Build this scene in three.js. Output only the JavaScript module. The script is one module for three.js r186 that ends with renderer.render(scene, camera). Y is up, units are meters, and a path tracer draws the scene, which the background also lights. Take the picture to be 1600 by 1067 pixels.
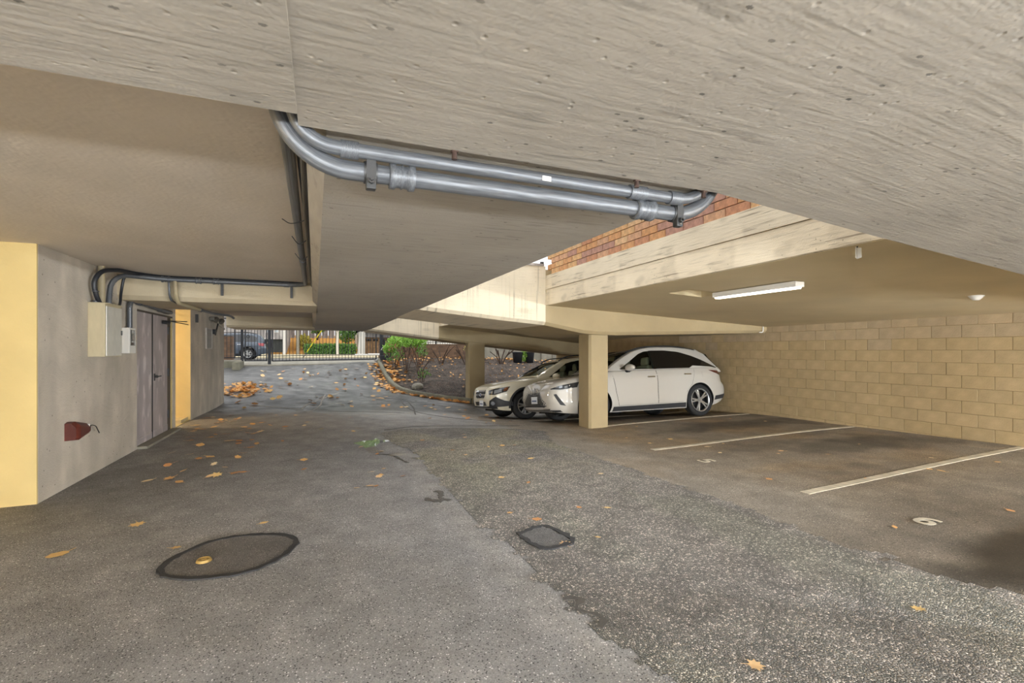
import * as THREE from 'three';
import { mergeGeometries, mergeVertices, toCreasedNormals } from 'three/addons/utils/BufferGeometryUtils.js';
import { RoundedBoxGeometry } from 'three/addons/geometries/RoundedBoxGeometry.js';
import { FontLoader } from 'three/addons/loaders/FontLoader.js';
import { TextGeometry } from 'three/addons/geometries/TextGeometry.js';
import { RectAreaLightUniformsLib } from 'three/addons/lights/RectAreaLightUniformsLib.js';
import { Brush, Evaluator, SUBTRACTION, INTERSECTION } from 'three-bvh-csg';

// ---------------------------------------------------------------- camera, sky, exposure
const scene = new THREE.Scene();
const renderer = new THREE.WebGLRenderer({ antialias: true });
renderer.toneMapping = THREE.LinearToneMapping;
renderer.toneMappingExposure = 1.17;
renderer.shadowMap.enabled = true;
renderer.shadowMap.type = THREE.PCFSoftShadowMap;
RectAreaLightUniformsLib.init();

const YAW = Math.atan(300 / 744);                     // the drive's vanishing point lies left of the middle
const camera = new THREE.PerspectiveCamera(71.286, 1600 / 1067, 0.05, 300);
camera.position.set(0, 1.5, 0);
camera.lookAt(Math.sin(YAW), 1.5, -Math.cos(YAW));
camera.setViewOffset(1600, 1067, 0, -13.5, 1600, 1067);
camera.updateProjectionMatrix();

const SKY = 1.7;                                      // an even, bright overcast sky
{
  const W = 64, H = 32, data = new Float32Array(W * H * 4);
  for (let j = 0; j < H; j++) {
    const up = Math.sin(((j + 0.5) / H - 0.5) * Math.PI), k = up > 0 ? 0.62 + 0.38 * up : 0.3;
    for (let i = 0; i < W; i++) data.set([0.985 * k, 1.0 * k, 1.02 * k, 1], (j * W + i) * 4);
  }
  const sky = new THREE.DataTexture(data, W, H, THREE.RGBAFormat, THREE.FloatType);
  sky.mapping = THREE.EquirectangularReflectionMapping;
  sky.magFilter = THREE.LinearFilter;
  sky.needsUpdate = true;
  scene.background = sky;
  scene.environment = sky;
  scene.backgroundIntensity = SKY;
  scene.environmentIntensity = SKY;
}
const WARM = 0xffeccf, WHITE = 0xfff6ea, COOL = 0xebf3fb;               // lamp colours

// ---------------------------------------------------------------- helpers
// World: x to the right, y up, -z along the drive. V(x, y, d) takes the distance d along the drive.
const V = (x, y, d) => new THREE.Vector3(x, y, -d);
let seed = 7;
const rnd = () => { seed = (seed * 1664525 + 1013904223) >>> 0; return seed / 4294967296; };
const rr = (a, b) => a + (b - a) * rnd();
const clamp = THREE.MathUtils.clamp, lerp = THREE.MathUtils.lerp, smooth = THREE.MathUtils.smoothstep;
const hash = (x, y, s) => { let h = (Math.imul(x, 374761393) + Math.imul(y, 668265263) + Math.imul(s, 974634777)) | 0; h = Math.imul(h ^ (h >>> 13), 1274126177); return ((h ^ (h >>> 16)) >>> 0) / 4294967296; };
const mod = (a, n) => ((a % n) + n) % n;
function noise(x, y, px, py, s) {                      // value noise that repeats after px, py cells
  const x0 = Math.floor(x), y0 = Math.floor(y), fx = x - x0, fy = y - y0, u = fx * fx * (3 - 2 * fx), v = fy * fy * (3 - 2 * fy);
  const a = mod(x0, px), b = mod(x0 + 1, px), c = mod(y0, py), d = mod(y0 + 1, py);
  return lerp(lerp(hash(a, c, s), hash(b, c, s), u), lerp(hash(a, d, s), hash(b, d, s), u), v);
}
function fbm(x, y, px, py, s, n = 4) { let t = 0, a = 0.5, w = 0; for (let i = 0; i < n; i++) { t += a * noise(x, y, px, py, s + i); w += a; a *= 0.5; x *= 2; y *= 2; px *= 2; py *= 2; } return t / w; }
const wn = (x, y, s, n = 3) => fbm(x, y, 4096, 4096, s, n);
function cells(x, y, p, s) {                           // distance to the nearest and second nearest point, and the nearest's number
  const x0 = Math.floor(x), y0 = Math.floor(y); let a = 9, b = 9, id = 0;
  for (let j = -1; j < 2; j++) for (let i = -1; i < 2; i++) {
    const cx = mod(x0 + i, p), cy = mod(y0 + j, p), dx = x0 + i + hash(cx, cy, s) - x, dy = y0 + j + hash(cx, cy, s + 1) - y, d = Math.hypot(dx, dy);
    if (d < a) { b = a; a = d; id = hash(cx, cy, s + 2); } else if (d < b) b = d;
  }
  return [a, b, id];
}
function tex(n, f, srgb = true, m = n) {               // f(u, v) gives a grey or [r, g, b], 0..1
  const d = new Uint8Array(n * m * 4);
  for (let j = 0; j < m; j++) for (let i = 0; i < n; i++) {
    const c = f((i + 0.5) / n, (j + 0.5) / m), k = (j * n + i) * 4;
    if (typeof c === 'number') d[k] = d[k + 1] = d[k + 2] = clamp(c, 0, 1) * 255; else for (let q = 0; q < 3; q++) d[k + q] = clamp(c[q], 0, 1) * 255;
    d[k + 3] = 255;
  }
  const t = new THREE.DataTexture(d, n, m);
  t.wrapS = t.wrapT = THREE.RepeatWrapping; t.magFilter = THREE.LinearFilter; t.minFilter = THREE.LinearMipmapLinearFilter; t.generateMipmaps = true;
  if (srgb) t.colorSpace = THREE.SRGBColorSpace;
  t.needsUpdate = true;
  return t;
}
const tiled = (t, size) => { const c = t.clone(); c.repeat.set(1 / size, 1 / size); c.needsUpdate = true; return c; };
const mat = (o) => new THREE.MeshStandardMaterial(o);
const phys = (o) => new THREE.MeshPhysicalMaterial(o);

const used = new Map();
const numbered = (name) => { const n = used.get(name) ?? 0; used.set(name, n + 1); return n ? `${name}_${String(n).padStart(3, '0')}` : name; };
function finish(m) { m.castShadow = m.receiveShadow = true; return m; }
function tag(o, label, category, group, kind) { Object.assign(o.userData, { label, category }); if (group) o.userData.group = group; if (kind) o.userData.kind = kind; return o; }
function thing(name, label, category, p = V(0, 0, 0), turn = 0, group) { const g = new THREE.Group(); g.name = numbered(name); g.position.copy(p); g.rotation.y = turn; scene.add(g); return tag(g, label, category, group); }
function part(name, geo, m, parent, label) {
  const o = finish(new THREE.Mesh(Array.isArray(geo) ? merge(geo) : geo, m));
  o.name = parent ? name : numbered(name);
  (parent ?? scene).add(o);
  if (label) o.userData.label = label;
  return o;
}
function struct(name, geo, m, label, category) { const o = part(name, geo, m, null); return tag(o, label, category, null, 'structure'); }
function copyOf(root, label, group) { const c = root.clone(); c.name = numbered(root.name.replace(/_\d{3}$/, '')); c.userData = { ...root.userData }; if (label) c.userData.label = label; if (group) c.userData.group = group; scene.add(c); return c; }
function merge(list) {
  const g = list.map((x) => { x = x.index ? x.toNonIndexed() : x; for (const k of Object.keys(x.attributes)) if (!['position', 'normal', 'uv'].includes(k)) x.deleteAttribute(k); if (!x.attributes.uv) x.setAttribute('uv', new THREE.BufferAttribute(new Float32Array(x.attributes.position.count * 2), 2)); return x; });
  return mergeGeometries(g);
}
function flatUV(g) {                                   // uv in metres, looked at along the axis that each face looks along
  g = g.index ? g.toNonIndexed() : g;
  const p = g.attributes.position, uv = new Float32Array(p.count * 2), a = new THREE.Vector3(), b = new THREE.Vector3(), c = new THREE.Vector3(), n = new THREE.Vector3();
  for (let i = 0; i < p.count; i += 3) {
    a.fromBufferAttribute(p, i); b.fromBufferAttribute(p, i + 1); c.fromBufferAttribute(p, i + 2);
    n.crossVectors(b.clone().sub(a), c.clone().sub(a));
    const x = Math.abs(n.x), y = Math.abs(n.y), z = Math.abs(n.z);
    [a, b, c].forEach((v, k) => { const q = y >= x && y >= z ? [v.x, v.z] : x >= z ? [v.z, v.y] : [v.x, v.y]; uv[(i + k) * 2] = q[0]; uv[(i + k) * 2 + 1] = q[1]; });
  }
  g.setAttribute('uv', new THREE.BufferAttribute(uv, 2));
  return g;
}
function loft(rings, caps = true) {                    // rings of equally many Vector3; flat shaded; closed round each ring
  const v = [], n = rings[0].length, tri = (a, b, c) => v.push(a, b, c);
  for (let i = 0; i + 1 < rings.length; i++) for (let k = 0; k < n; k++) {
    const a = rings[i][k], b = rings[i][(k + 1) % n], c = rings[i + 1][(k + 1) % n], d = rings[i + 1][k];
    tri(a, b, c); tri(a, c, d);
  }
  if (caps) for (const [r, flip] of [[rings[0], true], [rings.at(-1), false]]) {
    const nn = new THREE.Vector3(); r.forEach((p, i) => { const q = r[(i + 1) % n]; nn.x += (p.y - q.y) * (p.z + q.z); nn.y += (p.z - q.z) * (p.x + q.x); nn.z += (p.x - q.x) * (p.y + q.y); });
    const ax = Math.abs(nn.x) >= Math.abs(nn.y) && Math.abs(nn.x) >= Math.abs(nn.z) ? (p) => new THREE.Vector2(p.y, p.z) : Math.abs(nn.y) >= Math.abs(nn.z) ? (p) => new THREE.Vector2(p.z, p.x) : (p) => new THREE.Vector2(p.x, p.y);
    for (const [i, j, k] of THREE.ShapeUtils.triangulateShape(r.map(ax), [])) {
      const t = new THREE.Vector3().crossVectors(r[j].clone().sub(r[i]), r[k].clone().sub(r[i])), same = t.dot(nn) > 0;
      if (same !== flip) tri(r[i], r[j], r[k]); else tri(r[i], r[k], r[j]);
    }
  }
  const g = new THREE.BufferGeometry().setFromPoints(v);
  let vol = 0;                                         // turn the faces outward
  for (let i = 0; i < v.length; i += 3) vol += v[i].dot(new THREE.Vector3().crossVectors(v[i + 1], v[i + 2]));
  if (vol < 0) { const p = g.attributes.position.array; for (let i = 0; i < p.length; i += 9) for (let k = 0; k < 3; k++) { const t = p[i + 3 + k]; p[i + 3 + k] = p[i + 6 + k]; p[i + 6 + k] = t; } }
  g.computeVertexNormals();
  return flatUV(g);
}
const slab = (x0, x1, y0, y1, d0, d1) => loft([[V(x0, y0, d0), V(x1, y0, d0), V(x1, y1, d0), V(x0, y1, d0)], [V(x0, y0, d1), V(x1, y0, d1), V(x1, y1, d1), V(x0, y1, d1)]]);
const box = (w, h, d, x = 0, y = 0, z = 0, r = 0) => (r ? new RoundedBoxGeometry(w, h, d, 2, r) : new THREE.BoxGeometry(w, h, d)).translate(x, y, z);
const cyl = (r0, r1, h, n = 16, open = false) => new THREE.CylinderGeometry(r0, r1, h, n, 1, open);
function rod(a, b, r, n = 8, r2 = r) { const l = a.distanceTo(b), g = new THREE.CylinderGeometry(r2, r, l, n); g.translate(0, l / 2, 0); g.applyQuaternion(new THREE.Quaternion().setFromUnitVectors(new THREE.Vector3(0, 1, 0), b.clone().sub(a).normalize())); return g.translate(a.x, a.y, a.z); }
function pipe(points, r, bend = 0.12, seg = 90, sides = 14) {   // a tube through corner points, its corners rounded
  const path = new THREE.CurvePath();
  let at = points[0].clone();
  for (let i = 1; i < points.length; i++) {
    if (i === points.length - 1) { path.add(new THREE.LineCurve3(at, points[i])); break; }
    const a = points[i - 1], b = points[i], c = points[i + 1], k = Math.min(bend, a.distanceTo(b) * 0.49, b.distanceTo(c) * 0.49);
    const p = b.clone().lerp(a, k / a.distanceTo(b)), q = b.clone().lerp(c, k / b.distanceTo(c));
    path.add(new THREE.LineCurve3(at, p));
    const h = 0.5523, m1 = p.clone().lerp(b, h), m2 = q.clone().lerp(b, h);
    path.add(new THREE.CubicBezierCurve3(p, m1, m2, q)); at = q;
  }
  return new THREE.TubeGeometry(path, seg, r, sides, false);
}
const curve = (pts, r, n = 24, sides = 6) => new THREE.TubeGeometry(new THREE.CatmullRomCurve3(pts), n, r, sides, false);
const shape = (pts) => new THREE.Shape(pts.map(([x, y]) => new THREE.Vector2(x, y)));
const extrude = (pts, depth, bevel = 0) => new THREE.ExtrudeGeometry(shape(pts), { depth, bevelEnabled: bevel > 0, bevelSize: bevel, bevelThickness: bevel, bevelSegments: 2, curveSegments: 8 });

// ---------------------------------------------------------------- the lie of the ground
// Height of the pavement at (x, d): flat under the drive, falling to the back right, rising as a ramp to the street gate. A thin-plate spline through surveyed points.
const ground = (() => {
  const p = [[-7, -8, 0], [-2.5, -8, 0], [3, -8, 0], [9.6, -8, 0.08], [-7, 6, 0], [-2.55, 1, 0], [-2.55, 5, 0], [-2.55, 9, 0.01], [-2.55, 12.5, 0.01], [-2.55, 15.7, 0], [0, 3, 0], [2.4, 1.6, 0], [2.4, 4, 0], [0, 8, 0], [1, 8, -0.02], [1.6, 6, 0],
    [4.7, 3.6, 0], [4.7, 6, -0.02], [6.5, 2, 0.03], [9.57, 1, 0.08], [9.57, 3.67, 0.08], [9.57, 6.5, 0.02], [9.57, 8.68, -0.035], [5.2, 8.3, -0.06], [5.41, 8.75, -0.055], [8.27, 8.7, -0.035], [5.41, 10.4, -0.215], [8.27, 10.4, -0.23], [4.87, 11.16, -0.263],
    [4.87, 12.75, -0.41], [7.6, 11.2, -0.3], [7.6, 12.8, -0.42], [5, 16.5, -0.42], [9.57, 14, -0.5], [9.57, 18, -0.55], [0, 14, -0.1], [2.4, 12, -0.16], [3.88, 17.4, -0.29], [3.22, 18.6, -0.22], [2.82, 20.5, -0.04], [2.73, 22.6, 0.33], [2.65, 24.8, 0.85],
    [-2.5, 18.5, 0.3], [0, 18, 0.05], [0, 21.5, 0.38], [-0.5, 24.8, 0.8], [-3.28, 24.8, 0.77], [-5, 20, 0.4], [-5, 25, 0.77], [6, 22, -0.2], [9.6, 25, 0]];
  const n = p.length, A = [], U = (r2) => (r2 > 1e-9 ? r2 * Math.log(r2) : 0);
  for (let i = 0; i < n + 3; i++) A.push(new Float64Array(n + 4));
  for (let i = 0; i < n; i++) { for (let j = 0; j < n; j++) A[i][j] = U((p[i][0] - p[j][0]) ** 2 + (p[i][1] - p[j][1]) ** 2) + (i === j ? 0.02 : 0); A[i][n] = A[n][i] = 1; A[i][n + 1] = A[n + 1][i] = p[i][0]; A[i][n + 2] = A[n + 2][i] = p[i][1]; A[i][n + 3] = p[i][2]; }
  const N = n + 3;
  for (let c = 0; c < N; c++) { let b = c; for (let r = c + 1; r < N; r++) if (Math.abs(A[r][c]) > Math.abs(A[b][c])) b = r; [A[c], A[b]] = [A[b], A[c]]; for (let r = 0; r < N; r++) if (r !== c) { const k = A[r][c] / A[c][c]; if (k) for (let q = c; q <= N; q++) A[r][q] -= k * A[c][q]; } }
  const w = A.map((row, i) => row[N] / row[i]);
  return (x, d) => { let y = w[n] + w[n + 1] * x + w[n + 2] * d; for (let i = 0; i < n; i++) y += w[i] * U((x - p[i][0]) ** 2 + (d - p[i][1]) ** 2); return y; };
})();
const G = (x, d, up = 0) => V(x, ground(x, d) + up, d);
function draped(poly, step, up, colour, ragged = 0) {              // a sheet on the pavement inside the polygon [[x, d], ...]
  const g = new THREE.BufferGeometry(), pos = [], idx = [], inside = (x, d) => { let k = false; for (let i = 0, j = poly.length - 1; i < poly.length; j = i++) { const [xi, yi] = poly[i], [xj, yj] = poly[j]; if (yi > d !== yj > d && x < ((xj - xi) * (d - yi)) / (yj - yi) + xi) k = !k; } return k; };
  const xs = poly.map((q) => q[0]), ds = poly.map((q) => q[1]), x0 = Math.min(...xs), x1 = Math.max(...xs), d0 = Math.min(...ds), d1 = Math.max(...ds), at = new Map();
  const put = (i, j) => { const k = i * 100000 + j; if (!at.has(k)) { at.set(k, pos.length / 3); const x = x0 + i * step, d = d0 + j * step; pos.push(x, ground(x, d) + up, -d); } return at.get(k); };
  for (let i = 0; x0 + i * step < x1; i++) for (let j = 0; d0 + j * step < d1; j++) if (inside(x0 + (i + 0.5) * step + ragged * (wn(i * step * 7, j * step * 7, 331, 4) - 0.5), d0 + (j + 0.5) * step)) { const a = put(i, j), b = put(i + 1, j), c = put(i + 1, j + 1), e = put(i, j + 1); idx.push(a, b, c, a, c, e); }
  g.setAttribute('position', new THREE.Float32BufferAttribute(pos, 3)); g.setIndex(idx);
  const uv = []; for (let i = 0; i < pos.length; i += 3) uv.push(pos[i], pos[i + 2]);
  g.setAttribute('uv', new THREE.Float32BufferAttribute(uv, 2));
  if (colour) { const c = []; for (let i = 0; i < pos.length; i += 3) c.push(...colour(pos[i], -pos[i + 2])); g.setAttribute('color', new THREE.Float32BufferAttribute(c, 3)); }
  g.computeVertexNormals();
  return g;
}
function ribbon(pts, w, up, thick = 0.004, rag = 0) {  // a strip laid along [[x, d], ...] on the pavement, with edges
  const c = new THREE.CatmullRomCurve3(pts.map(([x, d]) => new THREE.Vector3(x, 0, d)), false, 'centripetal'), L = c.getLength(), n = Math.max(2, Math.ceil(L / (rag ? 0.04 : 0.12))), rings = [];
  for (let i = 0; i <= n; i++) {
    const p = c.getPointAt(i / n), t = c.getTangentAt(i / n), s = new THREE.Vector3(t.z, 0, -t.x), a = w / 2 + rag * (rnd() - 0.5), b = w / 2 + rag * (rnd() - 0.5);
    const q = (k, h) => { const x = p.x + s.x * k, d = p.z + s.z * k; return G(x, d, h); };
    rings.push([q(-a, up - thick), q(b, up - thick), q(b, up), q(-a, up)]);
  }
  return loft(rings);
}
// ---------------------------------------------------------------- materials
const T = {};
T.asphaltBump = tex(1024, (u, v) => { const [a] = cells(u * 150, v * 150, 150, 3), [b] = cells(u * 70, v * 70, 70, 9); return 0.75 - 0.5 * Math.min(1, a) - 0.25 * Math.min(1, b) + 0.25 * fbm(u * 8, v * 8, 8, 8, 5); }, false);
T.asphalt = tex(1024, (u, v) => {
  const [a, , id] = cells(u * 130, v * 130, 130, 3), n = fbm(u * 6, v * 6, 6, 6, 21, 5), k = a < 0.42 ? id : 0.5;
  const g = 0.6 + (n - 0.5) * 0.14 + (k - 0.5) * 0.2 + (id > 0.96 && a < 0.4 ? 0.26 : 0) - (id < 0.08 && a < 0.45 ? 0.2 : 0) + (hash((u * 1024) | 0, (v * 1024) | 0, 4) - 0.5) * 0.16;
  return [g * 1.01, g, g * 0.985];
});
T.stoneBump = tex(1024, (u, v) => { const [a, b] = cells(u * 62, v * 62, 62, 31); return clamp((b - a) * 1.6, 0, 1) * 0.8 + 0.2 * fbm(u * 30, v * 30, 30, 30, 6, 2); }, false);
T.stone = tex(1024, (u, v) => {
  const [a, b, id] = cells(u * 62, v * 62, 62, 31), [c, , jd] = cells(u * 110, v * 110, 110, 55), gap = smooth(b - a, 0.05, 0.3), n = fbm(u * 7, v * 7, 7, 7, 41, 5);
  let g = 0.38 + 0.3 * gap * (0.45 + id * 0.75) + (n - 0.5) * 0.18;
  if (id > 0.86) g += 0.2 * gap; if (jd > 0.94 && c < 0.42) g += 0.26; g -= 0.01;
  return [g * 1.01 + (id - 0.5) * 0.03, g, g * 0.96];
});
T.trowelBump = tex(1024, (u, v) => {
  const bend = fbm(u * 2, v * 2, 2, 2, 61, 2) * 0.045, streak = fbm(u * 14, (v + bend) * 190, 14, 190, 62, 4), fine = noise(u * 400, v * 400, 400, 400, 63), wave = fbm(u * 7, v * 18, 7, 18, 64, 3);
  const [p, , id] = cells(u * 70, v * 70, 70, 65);
  return 0.5 + 0.34 * (streak - 0.5) + 0.14 * (fine - 0.5) + 0.4 * (wave - 0.5) - (id > 0.9 && p < 0.22 ? 0.5 * (1 - p / 0.22) : 0);
}, false);
T.trowel = tex(1024, (u, v) => {
  const n = fbm(u * 4, v * 4, 4, 4, 71, 5), [p, , id] = cells(u * 58, v * 100, 100, 73), s = fbm(u * 14, v * 150, 14, 150, 74, 3);
  let g = 0.93 + (n - 0.5) * 0.1 + (s - 0.5) * 0.1;
  const zone = smooth(fbm(u * 5, v * 5, 5, 5, 75, 3), 0.42, 0.62);
  if (id > 0.955 && p < 0.2) g -= 0.32 * zone;
  g -= Math.max(0, smooth(s, 0.6, 0.76)) * 0.13 * zone;
  return [g, g * 0.995, g * 0.985];
});
T.stuccoBump = tex(1024, (u, v) => { const b = fbm(u * 4, v * 4, 4, 4, 80, 3), s = fbm((u + b * 0.25) * 16, (v + b * 0.2) * 52, 16, 52, 81, 4), [a] = cells(u * 120, v * 120, 120, 83); return 0.5 + 0.7 * (s - 0.5) + 0.25 * (0.6 - a); }, false);
T.stucco = tex(1024, (u, v) => { const n = fbm(u * 3, v * 3, 3, 3, 85, 6), s = fbm(u * 9, v * 3, 9, 3, 86, 4), [p, , id] = cells(u * 50, v * 50, 50, 87), pt = smooth(fbm(u * 5, v * 4, 5, 4, 88, 4), 0.55, 0.7) * 0.035, g = pt + 0.88 + (n - 0.5) * 0.28 + (s - 0.5) * 0.16 - (id > 0.985 && p < 0.2 ? 0.25 : 0); return [g, g * (0.995 - (n - 0.5) * 0.02), g * 0.985]; });
T.smoothBump = tex(512, (u, v) => 0.5 + 0.5 * (fbm(u * 90, v * 90, 90, 90, 91, 2) - 0.5) + 0.3 * (fbm(u * 6, v * 6, 6, 6, 92, 3) - 0.5), false);
T.smoothWall = tex(512, (u, v) => { const n = fbm(u * 4, v * 4, 4, 4, 95, 5), g = 0.95 + (n - 0.5) * 0.09; return [g, g, g * 0.99]; });
T.well = tex(1024, (u, v) => {                          // painted concrete under the open sky: run-off streaks and soot
  const n = fbm(u * 5, v * 5, 5, 5, 101, 5), run = fbm(u * 60, v * 2, 60, 2, 102, 4), board = fbm(u * 4, v * 60, 4, 60, 103, 4), [p, , id] = cells(u * 80, v * 80, 80, 104), z = smooth(fbm(u * 4, v * 3, 4, 3, 105, 3), 0.48, 0.68);
  let g = 0.97 + (n - 0.5) * 0.1 - smooth(run, 0.6, 0.85) * 0.17 * (0.25 + z) - smooth(board, 0.62, 0.8) * 0.07 * z - (id > 0.95 && p < 0.16 ? 0.25 * (0.2 + z) : 0);
  return [g, g * 0.99 - (1 - g) * 0.03, g * 0.97 - (1 - g) * 0.06];
});
T.board = tex(1024, (u, v) => {                         // board-marked concrete with sooty blotches lying along the boards
  const n = fbm(u * 5, v * 8, 5, 8, 171, 5), l = fbm(u * 6, v * 90, 6, 90, 172, 4), z = smooth(fbm(u * 5, v * 7, 5, 7, 173, 3), 0.5, 0.7), [p, , id] = cells(u * 70, v * 70, 70, 174);
  const g = 0.96 + (n - 0.5) * 0.12 - smooth(l, 0.56, 0.8) * (0.06 + 0.2 * z) - 0.1 * z * smooth(n, 0.4, 0.6) - (id > 0.96 && p < 0.2 ? 0.2 * z : 0);
  return [g, g * 0.99 - (1 - g) * 0.05, g * 0.97 - (1 - g) * 0.1];
});
T.block = tex(512, (u, v) => { const n = fbm(u * 5, v * 5, 5, 5, 111, 5), f = noise(u * 200, v * 200, 200, 200, 112), g = 0.93 + (n - 0.5) * 0.14 + (f - 0.5) * 0.06; return [g, g * 0.995, g * 0.98]; });
T.blockBump = tex(512, (u, v) => 0.5 + 0.5 * (fbm(u * 60, v * 60, 60, 60, 113, 3) - 0.5), false);
T.brick = tex(512, (u, v) => { const n = fbm(u * 10, v * 10, 10, 10, 121, 4), f = noise(u * 180, v * 180, 180, 180, 122), w = smooth(fbm(u * 4, v * 4, 4, 4, 123, 3), 0.6, 0.8), g = 0.85 + (n - 0.5) * 0.3 + (f - 0.5) * 0.12; return [g + 0.05 * w, g + 0.06 * w, g + 0.08 * w]; });
T.steel = tex(512, (u, v) => { const s = fbm(u * 3, v * 40, 3, 40, 131, 4), n = fbm(u * 12, v * 12, 12, 12, 132, 4), g = 0.8 + (s - 0.5) * 0.35 + (n - 0.5) * 0.4; return [g, g, g * 1.01]; });
T.doorSmudge = tex(512, (u, v) => { const n = fbm(u * 4, v * 2, 4, 2, 141, 5), s = smooth(fbm(u * 10, v * 5, 10, 5, 142, 4), 0.55, 0.8), g = 0.82 + (n - 0.5) * 0.26 + 0.16 * s; return [g, g * 0.99, g]; });
T.mulch = tex(1024, (u, v) => { const [a, b, id] = cells(u * 56, v * 56, 56, 151), [c, , jd] = cells(u * 34, v * 90, 90, 152), n = fbm(u * 6, v * 6, 6, 6, 153, 4); let g = 0.26 + id * 0.22 + (n - 0.5) * 0.22 - (b - a < 0.12 ? 0.1 : 0); if (jd > 0.94 && c < 0.3) return [0.72, 0.5, 0.36]; return [g * 1.1, g * 0.98, g * 0.88]; });
T.mulchBump = tex(512, (u, v) => { const [a, b] = cells(u * 40, v * 40, 40, 155); return clamp((b - a) * 1.5, 0, 1); }, false);
T.farBrick = tex(512, (u, v) => { const row = Math.floor(v * 16), x = mod(u * 8 + (row % 2) * 0.5, 8), j = (v * 16) % 1 < 0.14 || x % 1 < 0.06, id = hash(Math.floor(x), row, 8), g = 0.5 + id * 0.16 + (hash((u * 512) | 0, (v * 512) | 0, 3) - 0.5) * 0.08; return j ? [0.5, 0.46, 0.41] : [g, g * 0.8, g * 0.66]; });
T.bark = tex(256, (u, v) => { const s = fbm(u * 16, v * 5, 16, 5, 161, 4); return [0.55 + (s - 0.5) * 0.5, 0.5 + (s - 0.5) * 0.48, 0.44 + (s - 0.5) * 0.46]; });

const painted = (hex, map, size, bump, bs, rough = 0.85, more = {}) => mat({ color: hex, map: map && tiled(map, size), bumpMap: bump && tiled(bump, size), bumpScale: bs, roughness: rough, ...more });
const M = {
  trowel: painted(0xaea69a, T.trowel, 2.6, T.trowelBump, 0.0045, 0.8),
  ceiling: painted(0xd5c8b8, T.smoothWall, 2, T.smoothBump, 0.003, 0.85),
  beam: painted(0xcabb9f, T.smoothWall, 1.7, T.stuccoBump, 0.004, 0.8),
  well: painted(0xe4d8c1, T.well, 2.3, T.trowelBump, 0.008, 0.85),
  board: painted(0xe9dcc4, T.board, 2.1, T.trowelBump, 0.008, 0.85),
  pipeBeige: painted(0xae9f80, T.smoothWall, 0.8, null, 0, 0.5),
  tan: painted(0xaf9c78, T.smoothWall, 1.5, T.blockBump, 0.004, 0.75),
  soffit: painted(0xd0bd97, T.smoothWall, 2.2, T.smoothBump, 0.003, 0.7),
  plaster: painted(0xd8cebf, T.stucco, 2.1, T.stuccoBump, 0.009, 0.9),
  yellow: painted(0xdcc489, T.smoothWall, 1.4, T.stuccoBump, 0.003, 0.8),
  block: painted(0xcfb991, T.block, 0.7, T.blockBump, 0.003, 0.75),
  joint: painted(0xbda680, T.block, 0.7, T.blockBump, 0.003, 0.9),
  concrete: painted(0xa9a496, T.stucco, 1.6, T.stuccoBump, 0.006, 0.9),
  kerb: painted(0x8d8a78, T.stucco, 1.1, T.stuccoBump, 0.008, 0.9),
  steel: mat({ color: 0x7e8184, map: tiled(T.steel, 0.35), metalness: 0.38, roughness: 0.42 }),
  conduitDull: mat({ color: 0x8a8478, map: tiled(T.steel, 0.4), metalness: 0.6, roughness: 0.5 }),
  darkSteel: mat({ color: 0x4a4a4a, metalness: 0.6, roughness: 0.5 }),
  blackConduit: mat({ color: 0x2a2c31, metalness: 0.2, roughness: 0.4 }),
  beigeMetal: painted(0xcdbf9e, T.smoothWall, 0.8, null, 0, 0.45),
  greyMetal: painted(0xd2ccc2, T.doorSmudge, 0.9, null, 0, 0.4, { metalness: 0.3 }),
  cabinetDoor: painted(0xe9e5dc, T.smoothWall, 0.5, null, 0, 0.3, { metalness: 0.2 }),
  door: painted(0xd6ccc8, T.doorSmudge, 1.3, null, 0, 0.55),
  black: mat({ color: 0x17181a, roughness: 0.5 }),
  iron: mat({ color: 0x23252a, roughness: 0.45, metalness: 0.3 }),
  white: mat({ color: 0xe6e2da, roughness: 0.5 }),
  line: painted(0xe9dfca, T.stucco, 0.5, null, 0, 0.8),
  seal: mat({ color: 0x38383a, roughness: 0.7, bumpMap: tiled(T.asphaltBump, 0.8), bumpScale: 0.006 }),
  oxide: painted(0x6b2f24, T.doorSmudge, 0.5, null, 0, 0.45),
  mulch: mat({ color: 0xffffff, map: tiled(T.mulch, 1.6), bumpMap: tiled(T.mulchBump, 1.1), bumpScale: 0.04, roughness: 1 }),
  farBrick: mat({ color: 0xc4bfb6, map: tiled(T.farBrick, 2), roughness: 0.9 }),
};
M.brick = [0xf0bd85, 0xe8ab74, 0xd99b74, 0xe6b188, 0xcc9a84, 0xf0c392].map((c) => mat({ color: c, map: tiled(T.brick, 0.5), bumpMap: tiled(T.blockBump, 0.4), bumpScale: 0.004, roughness: 0.9 }));
M.blockTone = [0xcfb991, 0xccb68e, 0xd1bb94, 0xcab58f].map((c) => painted(c, T.block, 0.7, T.blockBump, 0.003, 0.75));
M.blockPale = [0xcfbb9b, 0xc8b597].map((c) => painted(c, T.block, 0.7, T.blockBump, 0.004, 0.8));

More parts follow.
